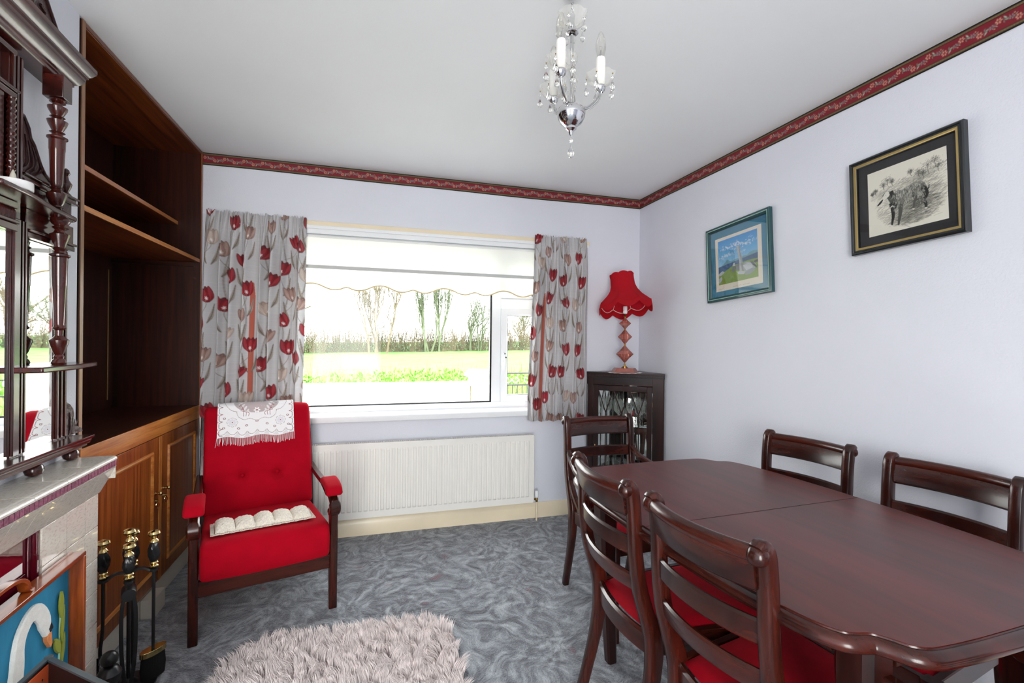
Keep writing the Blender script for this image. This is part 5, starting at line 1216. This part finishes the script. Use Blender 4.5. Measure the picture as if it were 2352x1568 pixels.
# ================================================================= dining chairs
def bow(x, h, d): return -d*(1-(x/h)**2)
def back_y(z): return float(np.interp(z, [0, .15, .25, .34, .42, .48, .55, .66, .76, .82, .86], [-.318, -.276, -.252, -.238, -.240, -.262, -.286, -.304, -.308, -.313, -.320]))
def dining_chair(label, group, loc, rz, w=.345, arms=False):
    t = thing('carver_chair' if arms else 'dining_chair', label, 'chair', (loc[0], loc[1], 0), rz, group)
    hw = w/2; MZ, MX, MY = M_MAH['Z'], M_MAH['X'], M_MAH['Y']
    for sx in (-1, 1):
        pz = [0, .10, .20, .30, .38, .44, .50, .58, .68, .76, .825, .856]; pts = [(sx*hw, back_y(z), z) for z in pz]+[(sx*hw, -.330, .871), (sx*hw, -.342, .866)]
        sz = [(.030, .032), (.030, .034), (.030, .038), (.031, .046), (.032, .052), (.032, .052), (.031, .042), (.032, .040), (.032, .037), (.032, .037), (.032, .038), (.032, .038), (.031, .034), (.031, .026)]
        P = spline(pts, 40); S_ = [(float(np.interp(i/39*13, range(14), [a[0] for a in sz])), float(np.interp(i/39*13, range(14), [a[1] for a in sz]))) for i in range(40)]
        MB().strap(P, S_, (1, 0, 0), rnd=.28).build('back_post', MZ, t, smooth=50)
        fx = sx*(.198 if not arms else .205)
        b = MB(); b.strap(spline([(fx, .178, .425), (fx, .180, .30), (fx, .178, .15), (fx, .190, 0)], 14), [(.040-.001*i, .040-.001*i) for i in range(14)], (1, 0, 0), rnd=.2); b.build('front_leg', MZ, t)
        MB().strap([(sx*(hw-.002), -.185, .392), (fx, .165, .392)], (.024, .062), (1, 0, 0)).build('side_rail', MY, t) if False else None
        b = MB(); a0 = Vector((sx*(hw-.004), -.222, 0)); a1 = Vector((fx, .162, 0)); nrm = Vector((sx*.022, 0, 0))
        b.prism([(a0-nrm*.5)[:2], (a1-nrm*.5)[:2], (a1+nrm*.5)[:2], (a0+nrm*.5)[:2]], 'xy', .362, .424); b.build('side_rail', MY, t, bevel=.003)
    b = MB().box(-.18, .18, .170, .192, .362, .424) if not arms else MB().box(-.187, .187, .170, .192, .362, .424); b.build('front_rail', MX, t, bevel=.003)
    def curved(nm, z0, z1, th, dep, yoff, m, zc=None, top_round=True):
        n = 15; loops = []
        for i in range(n):
            x = -hw+.010+(w-.02)*i/(n-1); yb = bow(x, hw, dep)
            y0 = back_y(z0)+yoff+yb; y1 = back_y(z1)+yoff+yb; c = th*.35
            loops.append([(x, y0-th/2, z0+c), (x, y0-th/2+c, z0), (x, y0+th/2-c, z0), (x, y0+th/2, z0+c), (x, y1+th/2, z1-c), (x, y1+th/2-c, z1), (x, y1-th/2+c, z1), (x, y1-th/2, z1-c)])
        return MB().ring(None, loops).build(nm, m, t, smooth=40)
    curved('seat_rail', .350, .420, .022, .030, .004, MX); curved('lower_slat', .552, .606, .016, .034, .0, MX); curved('upper_slat', .660, .716, .016, .034, .0, MX)
    curved('crest_rail', .776, .852, .022, .034, -.008, MX)
    b = MB(); n = 17; b.tube([(-hw+.004+(w-.008)*i/(n-1), -.330+bow(-hw+.004+(w-.008)*i/(n-1), hw, .034), .8550) for i in range(n)], .0175, 12)
    for i in range(n-1):
        pass
    b.tube([(-hw+.012+(w-.024)*i/(n-1), -.322+bow(-hw+.012+(w-.024)*i/(n-1), hw, .034), .792) for i in range(n)], .0042, 6)
    cr = b.build('crest_roll', MX, t, smooth=60)
    for sx in (-1, 1): MB().ell((sx*(hw-.001), -.337, .855), (.0225, .022, .022), 18).build('ball_end', MZ, t)
    # drop-in seat
    fw, rw = (.186, hw-.012); sec = []
    nx_, ny_ = 24, 24; P = []
    for j in range(ny_+1):
        v = j/ny_; y = -.226+.400*v; hw_ = rw+(fw-rw)*v
        for i in range(nx_+1):
            u = i/nx_*2-1; x = u*hw_; e = max(abs(u), abs(v*2-1)); dome = (1-abs(u)**5)*(1-abs(2*v-1)**5); yy = y+(bow(x, hw, .026) if v < .5 else 0)*(1-v*2 if v < .5 else 0)
            P.append((x, yy, .416+.026*dome**.5))
    b = MB(); b.add(P, [(j*(nx_+1)+i, j*(nx_+1)+i+1, (j+1)*(nx_+1)+i+1, (j+1)*(nx_+1)+i) for j in range(ny_) for i in range(nx_)])
    b.build('seat_pad', M_RED, t, smooth=80)
    if arms:
        for sx in (-1, 1):
            x0, x1 = sx*hw, sx*(hw+.038)
            P = spline([(x0, -.290, .705), (x0+sx*.012, -.230, .665), (x1-sx*.006, -.135, .640), (x1, -.06, .630), (x1, .03, .634), (x1, .085, .630), (x1, .105, .605), (x1, .085, .585), (x1-sx*.002, .05, .578), (x1-sx*.008, .0, .545), (x1-sx*.018, -.01, .50), (x1-sx*.022, .03, .455), (x1-sx*.022, .075, .424)], 56)
            b = MB(); b.strap(P, [(.026, .030)]*8+[(.032, .026)]*26+[(.028, .026)]*22, (1, 0, 0), rnd=.45); b.build('armrest', M_MAH['Y'], t)
            b = MB(); b.strap(spline([(x0, -.265, .56), (x0+sx*.004, -.215, .50), (x0+sx*.008, -.14, .445), (x0+sx*.012, -.08, .424)], 12), (.024, .026), (1, 0, 0), rnd=.4); b.build('seat_bracket', MZ, t)
    return t
GRP = 'mahogany chairs around the dining table'
dining_chair('mahogany ladder-back chair on the window side of the nearest one along the table', GRP, (1.043, 1.371), R(-90.8), .348)['label'] = 'mahogany chair on the left side of the table, farther one, beside the carver chair'
dining_chair('mahogany chair on the left side of the table, nearest the viewer', GRP, (1.064, .960), R(-83.8), .328)
dining_chair('mahogany chair between table and right wall, below the framed landscape print', GRP, (1.470, 1.520), R(99))
dining_chair('mahogany chair between table and right wall, below the dog drawing', GRP, (1.538, 1.058), R(96))
dining_chair('mahogany carver armchair at the far end of the table in front of the corner cabinet', GRP, (1.203, 1.995), R(183), .385, True)
dining_chair('mahogany carver armchair pushed under the near end of the table', GRP, (1.185, .600), R(1), .385, True)
# ================================================================= pictures on the right wall
def pic_matrix(y, z, ang, off=.004): return Matrix.Translation((XR-off, y, z)) @ Matrix.Rotation(R(-90), 4, 'Z') @ Matrix.Rotation(R(-ang), 4, 'Y')
M_ART = attrmat('painted_print', .45, spec=.3)
M_PGL = thin_glass('picture_glass', (.985, .985, .985), .22)
def picture(name, label, M_, w, h, prof, mats_, mount, mmat, art, extra=None):
    t = thing(name, label, 'picture'); t.matrix_world = M_
    MB().frame(w, h, prof[0]).build('frame', mats_[0], t, smooth=30)
    for k, pr in enumerate(prof[1:]): MB().frame(w, h, pr).build('frame_line', mats_[1+k], t, smooth=30)
    ins = prof[0][-1][0]
    MB().box(-w/2+ins-.004, w/2-ins+.004, -.008, -.005, -h/2+ins-.004, h/2-ins+.004).build('mount', mmat, t, smooth=0)
    if extra: extra(t)
    flat_art('artwork', art, M_ART, t, Matrix.Translation((mount[0], -.0095, mount[1])))
    MB().box(-w/2+ins-.002, w/2-ins+.002, -.0125, -.0115, -h/2+ins-.002, h/2-ins+.002).build('glazing', M_PGL, t, smooth=0)
    return t
# landscape: sky, mountains, sea, grass and a leaning stone pillar
aw, ah = .300, .262
c = Canvas(aw, ah, 900, '#3f9fe0')
for j in range(60):
    y0 = j/60*.165; k = j/59; col = '#%02x%02x%02x' % (int(0x2f+(0x9c-0x2f)*k), int(0x97+(0xd2-0x97)*k), int(0xe0+(0xf0-0xe0)*k)); c.poly([(0, y0), (aw, y0), (aw, y0+.004), (0, y0+.004)], col)
rs = np.random.default_rng(4)
for cx_, cy_, n_, r_ in ((.085, .052, 26, .020), (.145, .045, 26, .018), (.215, .055, 30, .018), (.070, .098, 26, .018), (.118, .097, 12, .012), (.135, .072, 12, .012), (.200, .098, 14, .011), (.020, .060, 10, .009), (.250, .030, 14, .008), (.285, .052, 12, .012), (.25, .07, 8, .008), (.02, .105, 8, .008), (.05, .12, 8, .006)):
    for _ in range(n_): c.ell(cx_+rs.normal(0, r_*1.3), cy_+rs.normal(0, r_*.35), r_*.55*rs.uniform(.4, 1), r_*.38*rs.uniform(.4, 1), 0, '#f0f3f6', .55, soft=.8)
c.poly(sp2([(0, .155), (.03, .150), (.055, .135), (.075, .122), (.09, .133), (.11, .137), (.15, .130), (.17, .137), (.20, .125), (.225, .128), (.245, .115), (.275, .113), (.300, .116)], 40)+[(.3, .155), (0, .158)], '#6fa7b8')
c.poly(sp2([(0, .158), (.04, .153), (.08, .146), (.13, .150), (.18, .140), (.22, .137), (.3, .128)], 30)+[(.3, .150), (0, .160)], '#4f8fa3', .8)
c.poly([(0, .156), (.3, .128), (.3, .262), (0, .262)], '#2d5f8f')
c.poly(sp2([(0, .205), (.04, .192), (.08, .178), (.12, .166), (.20, .160), (.25, .158), (.30, .160)], 40)+[(.3, .262), (0, .262)], '#7f9e45')
for _ in range(900):
    x, y = rs.uniform(0, aw), rs.uniform(.17, ah); 
    if y > .205-x*.2: c.stroke([(x, y), (x+.002, y-.003)], .0013, rs.choice(['#6d8d38', '#93b056', '#86a64b', '#5f7f34']), .8)
for pts, col in (([(.105, .185), (.118, .170), (.132, .178), (.133, .200), (.108, .205)], '#7d8a8a'), ([(.112, .168), (.12, .150), (.132, .152), (.136, .172)], '#c9d2d2'), ([(.13, .172), (.150, .165), (.185, .175), (.18, .205), (.14, .200)], '#55626a'),
                 ([(.19, .172), (.215, .165), (.245, .170), (.275, .180), (.295, .205), (.26, .215), (.20, .222)], '#a9b3b8'), ([(.192, .18), (.23, .172), (.262, .186), (.262, .205), (.215, .212)], '#cfd6da'), ([(.15, .210), (.18, .206), (.21, .218), (.20, .230), (.155, .222)], '#c3cbd0'),
                 ([(.205, .222), (.26, .208), (.285, .218), (.25, .236), (.21, .238)], '#99a3a8'), ([(.27, .172), (.3, .165), (.3, .180), (.275, .182)], '#3c4446'), ([(0, .195), (.03, .182), (.05, .190), (.03, .205), (0, .208)], '#b4bcc2'), ([(0, .225), (.025, .215), (.03, .232), (.01, .25), (0, .25)], '#aeb6bd'),
                 ([(.243, .168), (.262, .170), (.293, .205), (.288, .212), (.262, .190)], '#59605f')): c.poly(pts, col)
c.poly([(.150, .060), (.172, .059), (.176, .100), (.190, .150), (.196, .205), (.166, .206), (.166, .150), (.158, .103), (.152, .100), (.150, .075)], '#b5bcc0'); c.poly([(.163, .062), (.172, .059), (.176, .100), (.190, .150), (.196, .205), (.184, .205), (.176, .150)], '#949ca1')
for k in range(60): c.ell(rs.uniform(.155, .190), rs.uniform(.065, .2), .002, .0014, 0, rs.choice(['#7f878b', '#d5dadc']), .6)
G1, G2 = '#1e4244', '#1f3c40'
m_gf = mat('dark_green_frame', '#20484c', .35, coat=.3, var=.08, vscale=40); m_gl = mat('pale_green_frame_line', '#9cc3b4', .4); m_teal = mat('teal_mount_board', '#2f7f9e', .85, var=.02)
mm = lambda ww, hh: (lambda t: (MB().box(-ww/2, ww/2, -.0091, -.0082, -hh/2-.006, hh/2-.006).build('inner_mount', mat('cream_mount_board', '#efe6d6', .85, var=.02), t, smooth=0)))
def extra1(t):
    mm(.352, .318)(t)
    b = MB(); 
    rs2 = np.random.default_rng(2)
    for x0, x1 in ((-.155, -.115), (-.04, -.002), (.006, .024), (.036, .058), (.064, .086)):
        x = x0; pts = []
        while x < x1: pts.append((x, -.0094, -.152+rs2.uniform(-.0022, .0024))); x += .0022
        b.tube(pts, .0005, 4)
    b.build('pencil_caption', mat('pencil_grey', '#8d8a86', .8), t)
picture('landscape_print', 'framed landscape of a leaning stone pillar by the sea in a teal mount', pic_matrix(2.198, 1.762, 3.0), .486, .448,
        [[(0, 0), (0, .020), (.003, .023), (.010, .024), (.014, .022), (.018, .0215), (.022, .018), (.026, .014), (.029, .010), (.029, 0)], [(.0125, .0215), (.0125, .0245), (.0155, .0240), (.0155, .0215)]], [m_gf, m_gl], (-.002, .004), m_teal, c, extra1)
# greyhound drawing
aw, ah = .283, .266
g_ = Canvas(aw, ah, 900, '#ece8da'); rs = np.random.default_rng(9)
def hatch(test, n, ang, L, col, al, wd=.0009):
    for _ in range(n):
        x, y = rs.uniform(0, aw), rs.uniform(0, ah); 
        if test(x, y): a = ang+rs.normal(0, .25); l = L*rs.uniform(.4, 1.2); g_.stroke([(x, y), (x+l*math.cos(a), y-l*math.sin(a))], wd, col, al)
gl = lambda x, y: ((x-.150)/.125)**2+((y-.160)/.095)**2 < 1
g_.ell(.165, .185, .100, .062, 0, '#8d8b7e', .45, soft=.9); g_.ell(.19, .178, .055, .035, 0, '#3c3c37', .75, soft=.9); g_.ell(.15, .225, .075, .030, 0, '#55544b', .55, soft=.9); g_.ell(.20, .080, .09, .024, -.25, '#77766b', .5, soft=.9); g_.ell(.05, .100, .05, .018, -.3, '#85837a', .45, soft=.9)
hatch(gl, 2600, .25, .020, '#5a594f', .40, .0012); hatch(lambda x, y: ((x-.175)/.085)**2+((y-.195)/.055)**2 < 1, 2600, .2, .016, '#33332f', .50, .0012)
hatch(lambda x, y: ((x-.19)/.055)**2+((y-.178)/.034)**2 < 1, 1200, .3, .012, '#232321', .6, .0012); hatch(lambda x, y: ((x-.13)/.07)**2+((y-.232)/.024)**2 < 1, 1100, .1, .014, '#403f38', .5, .0012)
hatch(lambda x, y: .060-.10*(x-.2) < y < .100-.08*(x-.2) and x > .115, 1500, .5, .012, '#4a4942', .5, .0012); hatch(lambda x, y: .080-.1*x < y < .125-.1*x and .01 < x < .11, 900, .5, .012, '#5d5c52', .45, .0012)
hatch(lambda x, y: x > .205 and .10 < y < .22 and ((x-.2)/.07)**2+((y-.15)/.08)**2 < 1, 900, .35, .022, '#77756b', .5, .0010)
for cx_, cy_, r_ in ((.222, .044, .024), (.246, .034, .017), (.255, .058, .018), (.190, .058, .016), (.163, .048, .013), (.205, .068, .014), (.078, .052, .019), (.095, .062, .013), (.062, .066, .014), (.030, .082, .011), (.018, .09, .008)):
    for _ in range(150):
        a, r2 = rs.uniform(0, 6.28), r_*abs(rs.normal(.5, .32)); px, py = cx_+r2*math.cos(a), cy_+r2*.85*math.sin(a); b_ = a+rs.normal(1.2, .5); l = rs.uniform(.001, .004)
        g_.stroke([(px, py), (px+l*math.cos(b_), py+l*math.sin(b_))], .0011, rs.choice(['#4c4b44', '#67665c', '#393934']), .6)
    g_.stroke(sp2([(cx_+.002, cy_-r_*.2), (cx_-.001, cy_+r_*.6), (cx_+.003, cy_+r_*1.5)], 8), .0018, '#3c3b36', .75)
dk, md, lt, wh = '#232423', '#54554f', '#8f8e85', '#e4e1d6'
def bodyp(pts, col, al=1): g_.poly(sp2(pts+[pts[0]], 60), col, al)
bodyp([(.094, .112), (.110, .106), (.140, .108), (.168, .096), (.196, .098), (.212, .112), (.214, .135), (.200, .150), (.185, .146), (.170, .142), (.152, .160), (.138, .176), (.118, .180), (.104, .166), (.092, .140)], lt)
bodyp([(.056, .110), (.066, .100), (.082, .099), (.098, .106), (.110, .125), (.108, .150), (.094, .160), (.082, .140), (.074, .124)], md)
bodyp([(.062, .108), (.072, .098), (.086, .104), (.082, .118), (.066, .128), (.050, .142), (.040, .144), (.042, .136), (.054, .124)], wh)
bodyp([(.052, .126), (.060, .124), (.052, .138), (.040, .145), (.036, .142)], dk); bodyp([(.082, .104), (.097, .100), (.100, .118), (.092, .126)], dk)
bodyp([(.082, .150), (.098, .148), (.110, .160), (.106, .176), (.094, .178), (.084, .166)], dk); bodyp([(.084, .168), (.092, .160), (.102, .168), (.098, .176), (.092, .172)], wh)
for pts, col, w_ in (([(.094, .172), (.096, .200), (.092, .225), (.090, .238)], dk, (.015, .006)), ([(.124, .172), (.122, .200), (.117, .225), (.114, .245)], md, (.017, .006)), ([(.206, .128), (.214, .150), (.208, .172), (.212, .195), (.210, .205)], dk, (.020, .006)), ([(.168, .138), (.178, .155), (.172, .175), (.170, .195)], md, (.013, .005)), ([(.214, .140), (.222, .134), (.224, .122)], dk, (.005, .003))):
    g_.stroke(sp2(pts, 16), w_, col, .95)
for a, b_ in ((.088, .240), (.112, .247), (.211, .206), (.169, .197)): g_.ell(a, b_, .006, .003, .2, wh)
for _ in range(800):
    x, y = rs.uniform(.094, .212), rs.uniform(.100, .178)
    if y < .172-(x-.12)*.35 or x > .19: g_.stroke([(x, y), (x+rs.normal(0, .003), y+rs.uniform(.003, .010))], .0013, rs.choice([dk, md, wh, dk]), .55)
g_.ell(.070, .110, .0022, .0016, 0, dk); g_.stroke([(.235, .243), (.250, .240), (.264, .239)], .0008, '#77746a', .7)
hatch(lambda x, y: ((x-.165)/.02)**2+((y-.150)/.018)**2 < 1, 60, 1, .01, dk, .5)
m_bf = mat('black_green_frame', '#15191b', .3, coat=.4, var=.1, vscale=30); m_go = mat('gold_slip', '#b8a06a', .35, metal=.8, var=.06)
picture('greyhound_drawing', 'framed black and white drawing of a standing greyhound in a dark mount', pic_matrix(1.325, 1.868, 2.3), .412, .398,
        [[(0, 0), (0, .022), (.004, .026), (.009, .026), (.012, .022), (.018, .021), (.030, .016), (.030, 0)], [(.018, .0165), (.018, .0222), (.0215, .0215), (.0245, .0205), (.0275, .0185), (.0275, .0165)]], [m_bf, m_go], (.004, -.001), mat('charcoal_mount_board', '#2d2d30', .85, var=.03), g_)

# ================================================================= chandelier
CHX, CHY = .600, 1.380
ch = thing('chandelier', 'small three-arm glass chandelier with candle bulbs and crystal drops hanging from the ceiling', 'chandelier', (CHX, CHY, 0))
def clear(name, rough=.0, tint='#ffffff'):
    m, nt, b = newmat(name); b.inputs['Base Color'].default_value = (*lin(tint), 1); b.inputs['Roughness'].default_value = rough; b.inputs['Transmission Weight'].default_value = 1; b.inputs['IOR'].default_value = 1.45
    return m
M_CRY = clear('clear_crystal', .02, '#f4f4f2'); M_BULB = thin_glass('bulb_glass', (.985, .98, .96), .5); M_CUP = milky('pressed_glass', .12, .68); M_SLV = mat('white_candle_sleeve', '#f7f5f0', .35, spec=.5)
M_GLD = mat('gilt_hook', '#c7a05a', .25, metal=1)
MB().lathe([(.034, 2.3995), (.034, 2.388), (.020, 2.378), (.008, 2.374)], None, 20).build('ceiling_rose', M_CHROME, ch)
b = MB()
for i in range(3):
    z = 2.372-.016*i; a = (i % 2)*PI/2; b.tube([(.005*math.cos(t)*math.cos(a), .005*math.cos(t)*math.sin(a), z-.010+.011*math.sin(t)) for t in np.linspace(0, 2*PI, 13)[:-1]], .0013, 5, closed=True)
b.tube([(0, 0, 2.376), (.002, .001, 2.34), (0, 0, 2.325)], .0022, 6); b.build('hanging_chain', M_CHROME, ch)
def cup(parent, T, r, h, nm='glass_dish'):
    b = MB().shell([(.012, 0), (r*.45, h*.10), (r*.72, h*.35), (r*.9, h*.68), (r, h), (r*1.03, h*1.04)], T, 40, rip=.05, nr=8); return b.build(nm, M_CUP, parent, smooth=60)
def drop(parent, p, s=1.0, nm='crystal_drop'):
    x, y, z = p; b = MB(); b.tube([(x, y, z), (x, y, z-.008*s)], .0006, 4); b.ell((x, y, z-.013*s), (.0055*s, .0055*s, .0050*s), 8); b.tube([(x, y, z-.018*s), (x, y, z-.024*s)], .0006, 4)
    b.lathe([(.0008, .0), (.0035*s, -.006*s), (.0075*s, -.018*s), (.0082*s, -.024*s), (.0060*s, -.031*s), (.001, -.034*s)], Matrix.Translation((x, y, z-.023*s)), 8); return b.build(nm, M_CRY, parent, smooth=0)
MB().lathe([(.005, 2.325), (.010, 2.318), (.007, 2.295), (.012, 2.275), (.020, 2.266), (.020, 2.260), (.012, 2.256)], None, 20).build('top_collar', M_CHROME, ch)
cup(ch, Matrix.Translation((0, 0, 2.274)), .046, .044, 'top_dish')
for k in range(5): drop(ch, (.044*math.cos(k*1.2566+.3), .044*math.sin(k*1.2566+.3), 2.300), .9)
MB().lathe([(.010, 2.256), (.0115, 2.235), (.010, 2.215), (.014, 2.200), (.0185, 2.185), (.0175, 2.168), (.011, 2.155), (.012, 2.140), (.0165, 2.122), (.0195, 2.105), (.014, 2.085), (.010, 2.065), (.013, 2.045), (.010, 2.030)], None, 24, rip=0).build('glass_column', M_CRY, ch)
MB().lathe([(.0035, 2.03), (.0035, 2.256)], None, 8).build('inner_rod', M_CHROME, ch)
MB().lathe([(.012, 2.033), (.030, 2.028), (.042, 2.018), (.0455, 2.006), (.043, 1.992), (.034, 1.976), (.020, 1.965), (.016, 1.963), (.017, 1.956), (.008, 1.949), (.006, 1.940), (.002, 1.934)], None, 32).build('chrome_bowl', M_CHROME, ch)
drop(ch, (0, 0, 1.935), 1.25)
rt_ = Vector((.958, -.286, 0)); fw_ = Vector((.286, .958, 0))
for ang in (0, -120, 120):
    a = R(ang+3); d = rt_*math.cos(a)+fw_*math.sin(a); e = d*.093
    arm = MB(); arm.tube(spline([d*.030+Vector((0, 0, 2.024)), d*.045+Vector((0, 0, 2.022)), d*.068+Vector((0, 0, 2.034)), d*.088+Vector((0, 0, 2.058)), e+Vector((0, 0, 2.088))], 16), .0070, 12)
    ar = arm.build('glass_arm', M_CRY, ch); 
    MB().tube(spline([d*.030+Vector((0, 0, 2.024)), d*.045+Vector((0, 0, 2.022)), d*.068+Vector((0, 0, 2.034)), d*.088+Vector((0, 0, 2.058)), e+Vector((0, 0, 2.088))], 16), .0022, 6).build('wire_core', M_CHROME, ar)
    MB().lathe([(.008, 2.076), (.014, 2.082), (.0165, 2.090), (.0165, 2.094), (.010, 2.098)], Matrix.Translation(e), 18).build('arm_collar', M_CHROME, ar)
    cup(ar, Matrix.Translation(e+Vector((0, 0, 2.095))), .046, .034, 'drip_dish')
    MB().lathe([(.0145, 2.097), (.0148, 2.150), (.0152, 2.180), (.0130, 2.186), (.009, 2.187)], Matrix.Translation(e), 20).build('candle_sleeve', M_SLV, ar)
    bb = MB().lathe([(.0095, 2.187), (.0125, 2.197), (.0160, 2.214), (.0165, 2.226), (.0135, 2.245), (.0075, 2.262), (.0025, 2.269), (0, 2.270)], Matrix.Translation(e), 20).build('candle_bulb', M_BULB, ar)
    f_ = MB(); f_.lathe([(.0035, 2.187), (.0030, 2.205), (.001, 2.212)], Matrix.Translation(e), 8); f_.tube([e+Vector((-.004, 0, 2.210)), e+Vector((-.005, 0, 2.222)), e+Vector((.005, 0, 2.222)), e+Vector((.004, 0, 2.210))], .0005, 4); f_.build('filament', M_CHROME, bb)
    for k in range(5):
        t_ = k*1.2566+.2; pz = e+Vector((.0445*math.cos(t_), .0445*math.sin(t_), 2.120))
        MB().ell(pz, .0022, 6).build('gilt_hook', M_GLD, ar); drop(ar, pz+Vector((0, 0, -.001)), .95)

# ================================================================= shaggy rug
rug = thing('shaggy_rug', 'pale pinkish-grey deep shaggy rug with rounded corners on the carpet', 'rug', (-.105, 1.60, 0), R(-2.0))
RW, RH, RC = .445, .565, .17
def inrug(x, y, m=0):
    ax, ay = abs(x)-(RW-RC), abs(y)-(RH-RC)
    if ax <= 0 or ay <= 0: return abs(x) <= RW-m and abs(y) <= RH-m
    return ax*ax+ay*ay <= (RC-m)**2
pts = []
for qx, qy, a0 in ((1, 1, 0), (-1, 1, 90), (-1, -1, 180), (1, -1, 270)):
    for k in range(10): a = R(a0+k*10); pts.append((qx*(RW-RC)+RC*math.cos(a), qy*(RH-RC)+RC*math.sin(a)))
M_RUG = mat('rug_pile', '#eee4e2', .8, spec=.25, sheen=.4, var=.16, vscale=26)
MB().prism(pts, 'xy', .001, .012).build('rug_backing', mat('rug_backing', '#a8999a', .95), rug)
clx = rng.uniform(-RW, RW, 700); cly = rng.uniform(-RH, RH, 700); cang = rng.uniform(0, 2*PI, 700); cln = rng.uniform(.2, .9, 700)
N = 52000; X = rng.uniform(-RW, RW, N); Y = rng.uniform(-RH, RH, N); keep = np.array([inrug(a, b, .004) for a, b in zip(X, Y)]); X = X[keep]; Y = Y[keep]; N = len(X)
near = np.empty(N, int)
for k in range(0, N, 4000): near[k:k+4000] = np.argmin((X[k:k+4000, None]-clx)**2+(Y[k:k+4000, None]-cly)**2, 1)
ang = cang[near]+.3*np.sin(X*9)+rng.normal(0, .45, N); ang = ang*.55+(.35*PI)*.45; lean = cln[near]*.9+rng.normal(0, .12, N); L = rng.uniform(.036, .056, N)
toC = np.stack([clx[near]-X, cly[near]-Y], 1)
ex = np.clip((np.abs(X)-(RW-.05))/.05, 0, 1)*np.sign(X); ey = np.clip((np.abs(Y)-(RH-.05))/.05, 0, 1)*np.sign(Y)
dx = np.cos(ang)*lean*L+toC[:, 0]*.35+ex*.020; dy = np.sin(ang)*lean*L+toC[:, 1]*.35+ey*.020; hz = L*np.sqrt(np.clip(1-(lean*.8)**2, .15, 1))
wa = rng.uniform(0, PI, N); wx = np.cos(wa)*.0011; wy = np.sin(wa)*.0011
V0 = np.stack([X-wx, Y-wy, np.full(N, .010)], 1); V1 = np.stack([X+wx, Y+wy, np.full(N, .010)], 1)
V2 = np.stack([X+dx*.45+wx*1.2, Y+dy*.45+wy*1.2, .010+hz*.66], 1); V3 = np.stack([X+dx*.45-wx*1.2, Y+dy*.45-wy*1.2, .010+hz*.66], 1); V4 = np.stack([X+dx, Y+dy, .010+hz*.93], 1)
VV = np.stack([V0, V1, V2, V3, V4], 1).reshape(-1, 3); base = np.arange(N)*5
me = bpy.data.meshes.new('rug_pile'); me.vertices.add(len(VV)); me.vertices.foreach_set('co', VV.reshape(-1).astype(np.float32))
quads = np.stack([base, base+1, base+2, base+3], 1); tris = np.stack([base+3, base+2, base+4], 1)
li = np.concatenate([quads.reshape(-1), tris.reshape(-1)]).astype(np.int32); ls = np.concatenate([np.arange(N)*4, N*4+np.arange(N)*3]).astype(np.int32)
me.loops.add(len(li)); me.loops.foreach_set('vertex_index', li); me.polygons.add(2*N); me.polygons.foreach_set('loop_start', ls); me.update(calc_edges=True); me.validate(); me.shade_smooth()
me.materials.append(M_RUG); o = bpy.data.objects.new('rug_pile', me); COL.objects.link(o); o.parent = rug; o['kind'] = 'stuff'
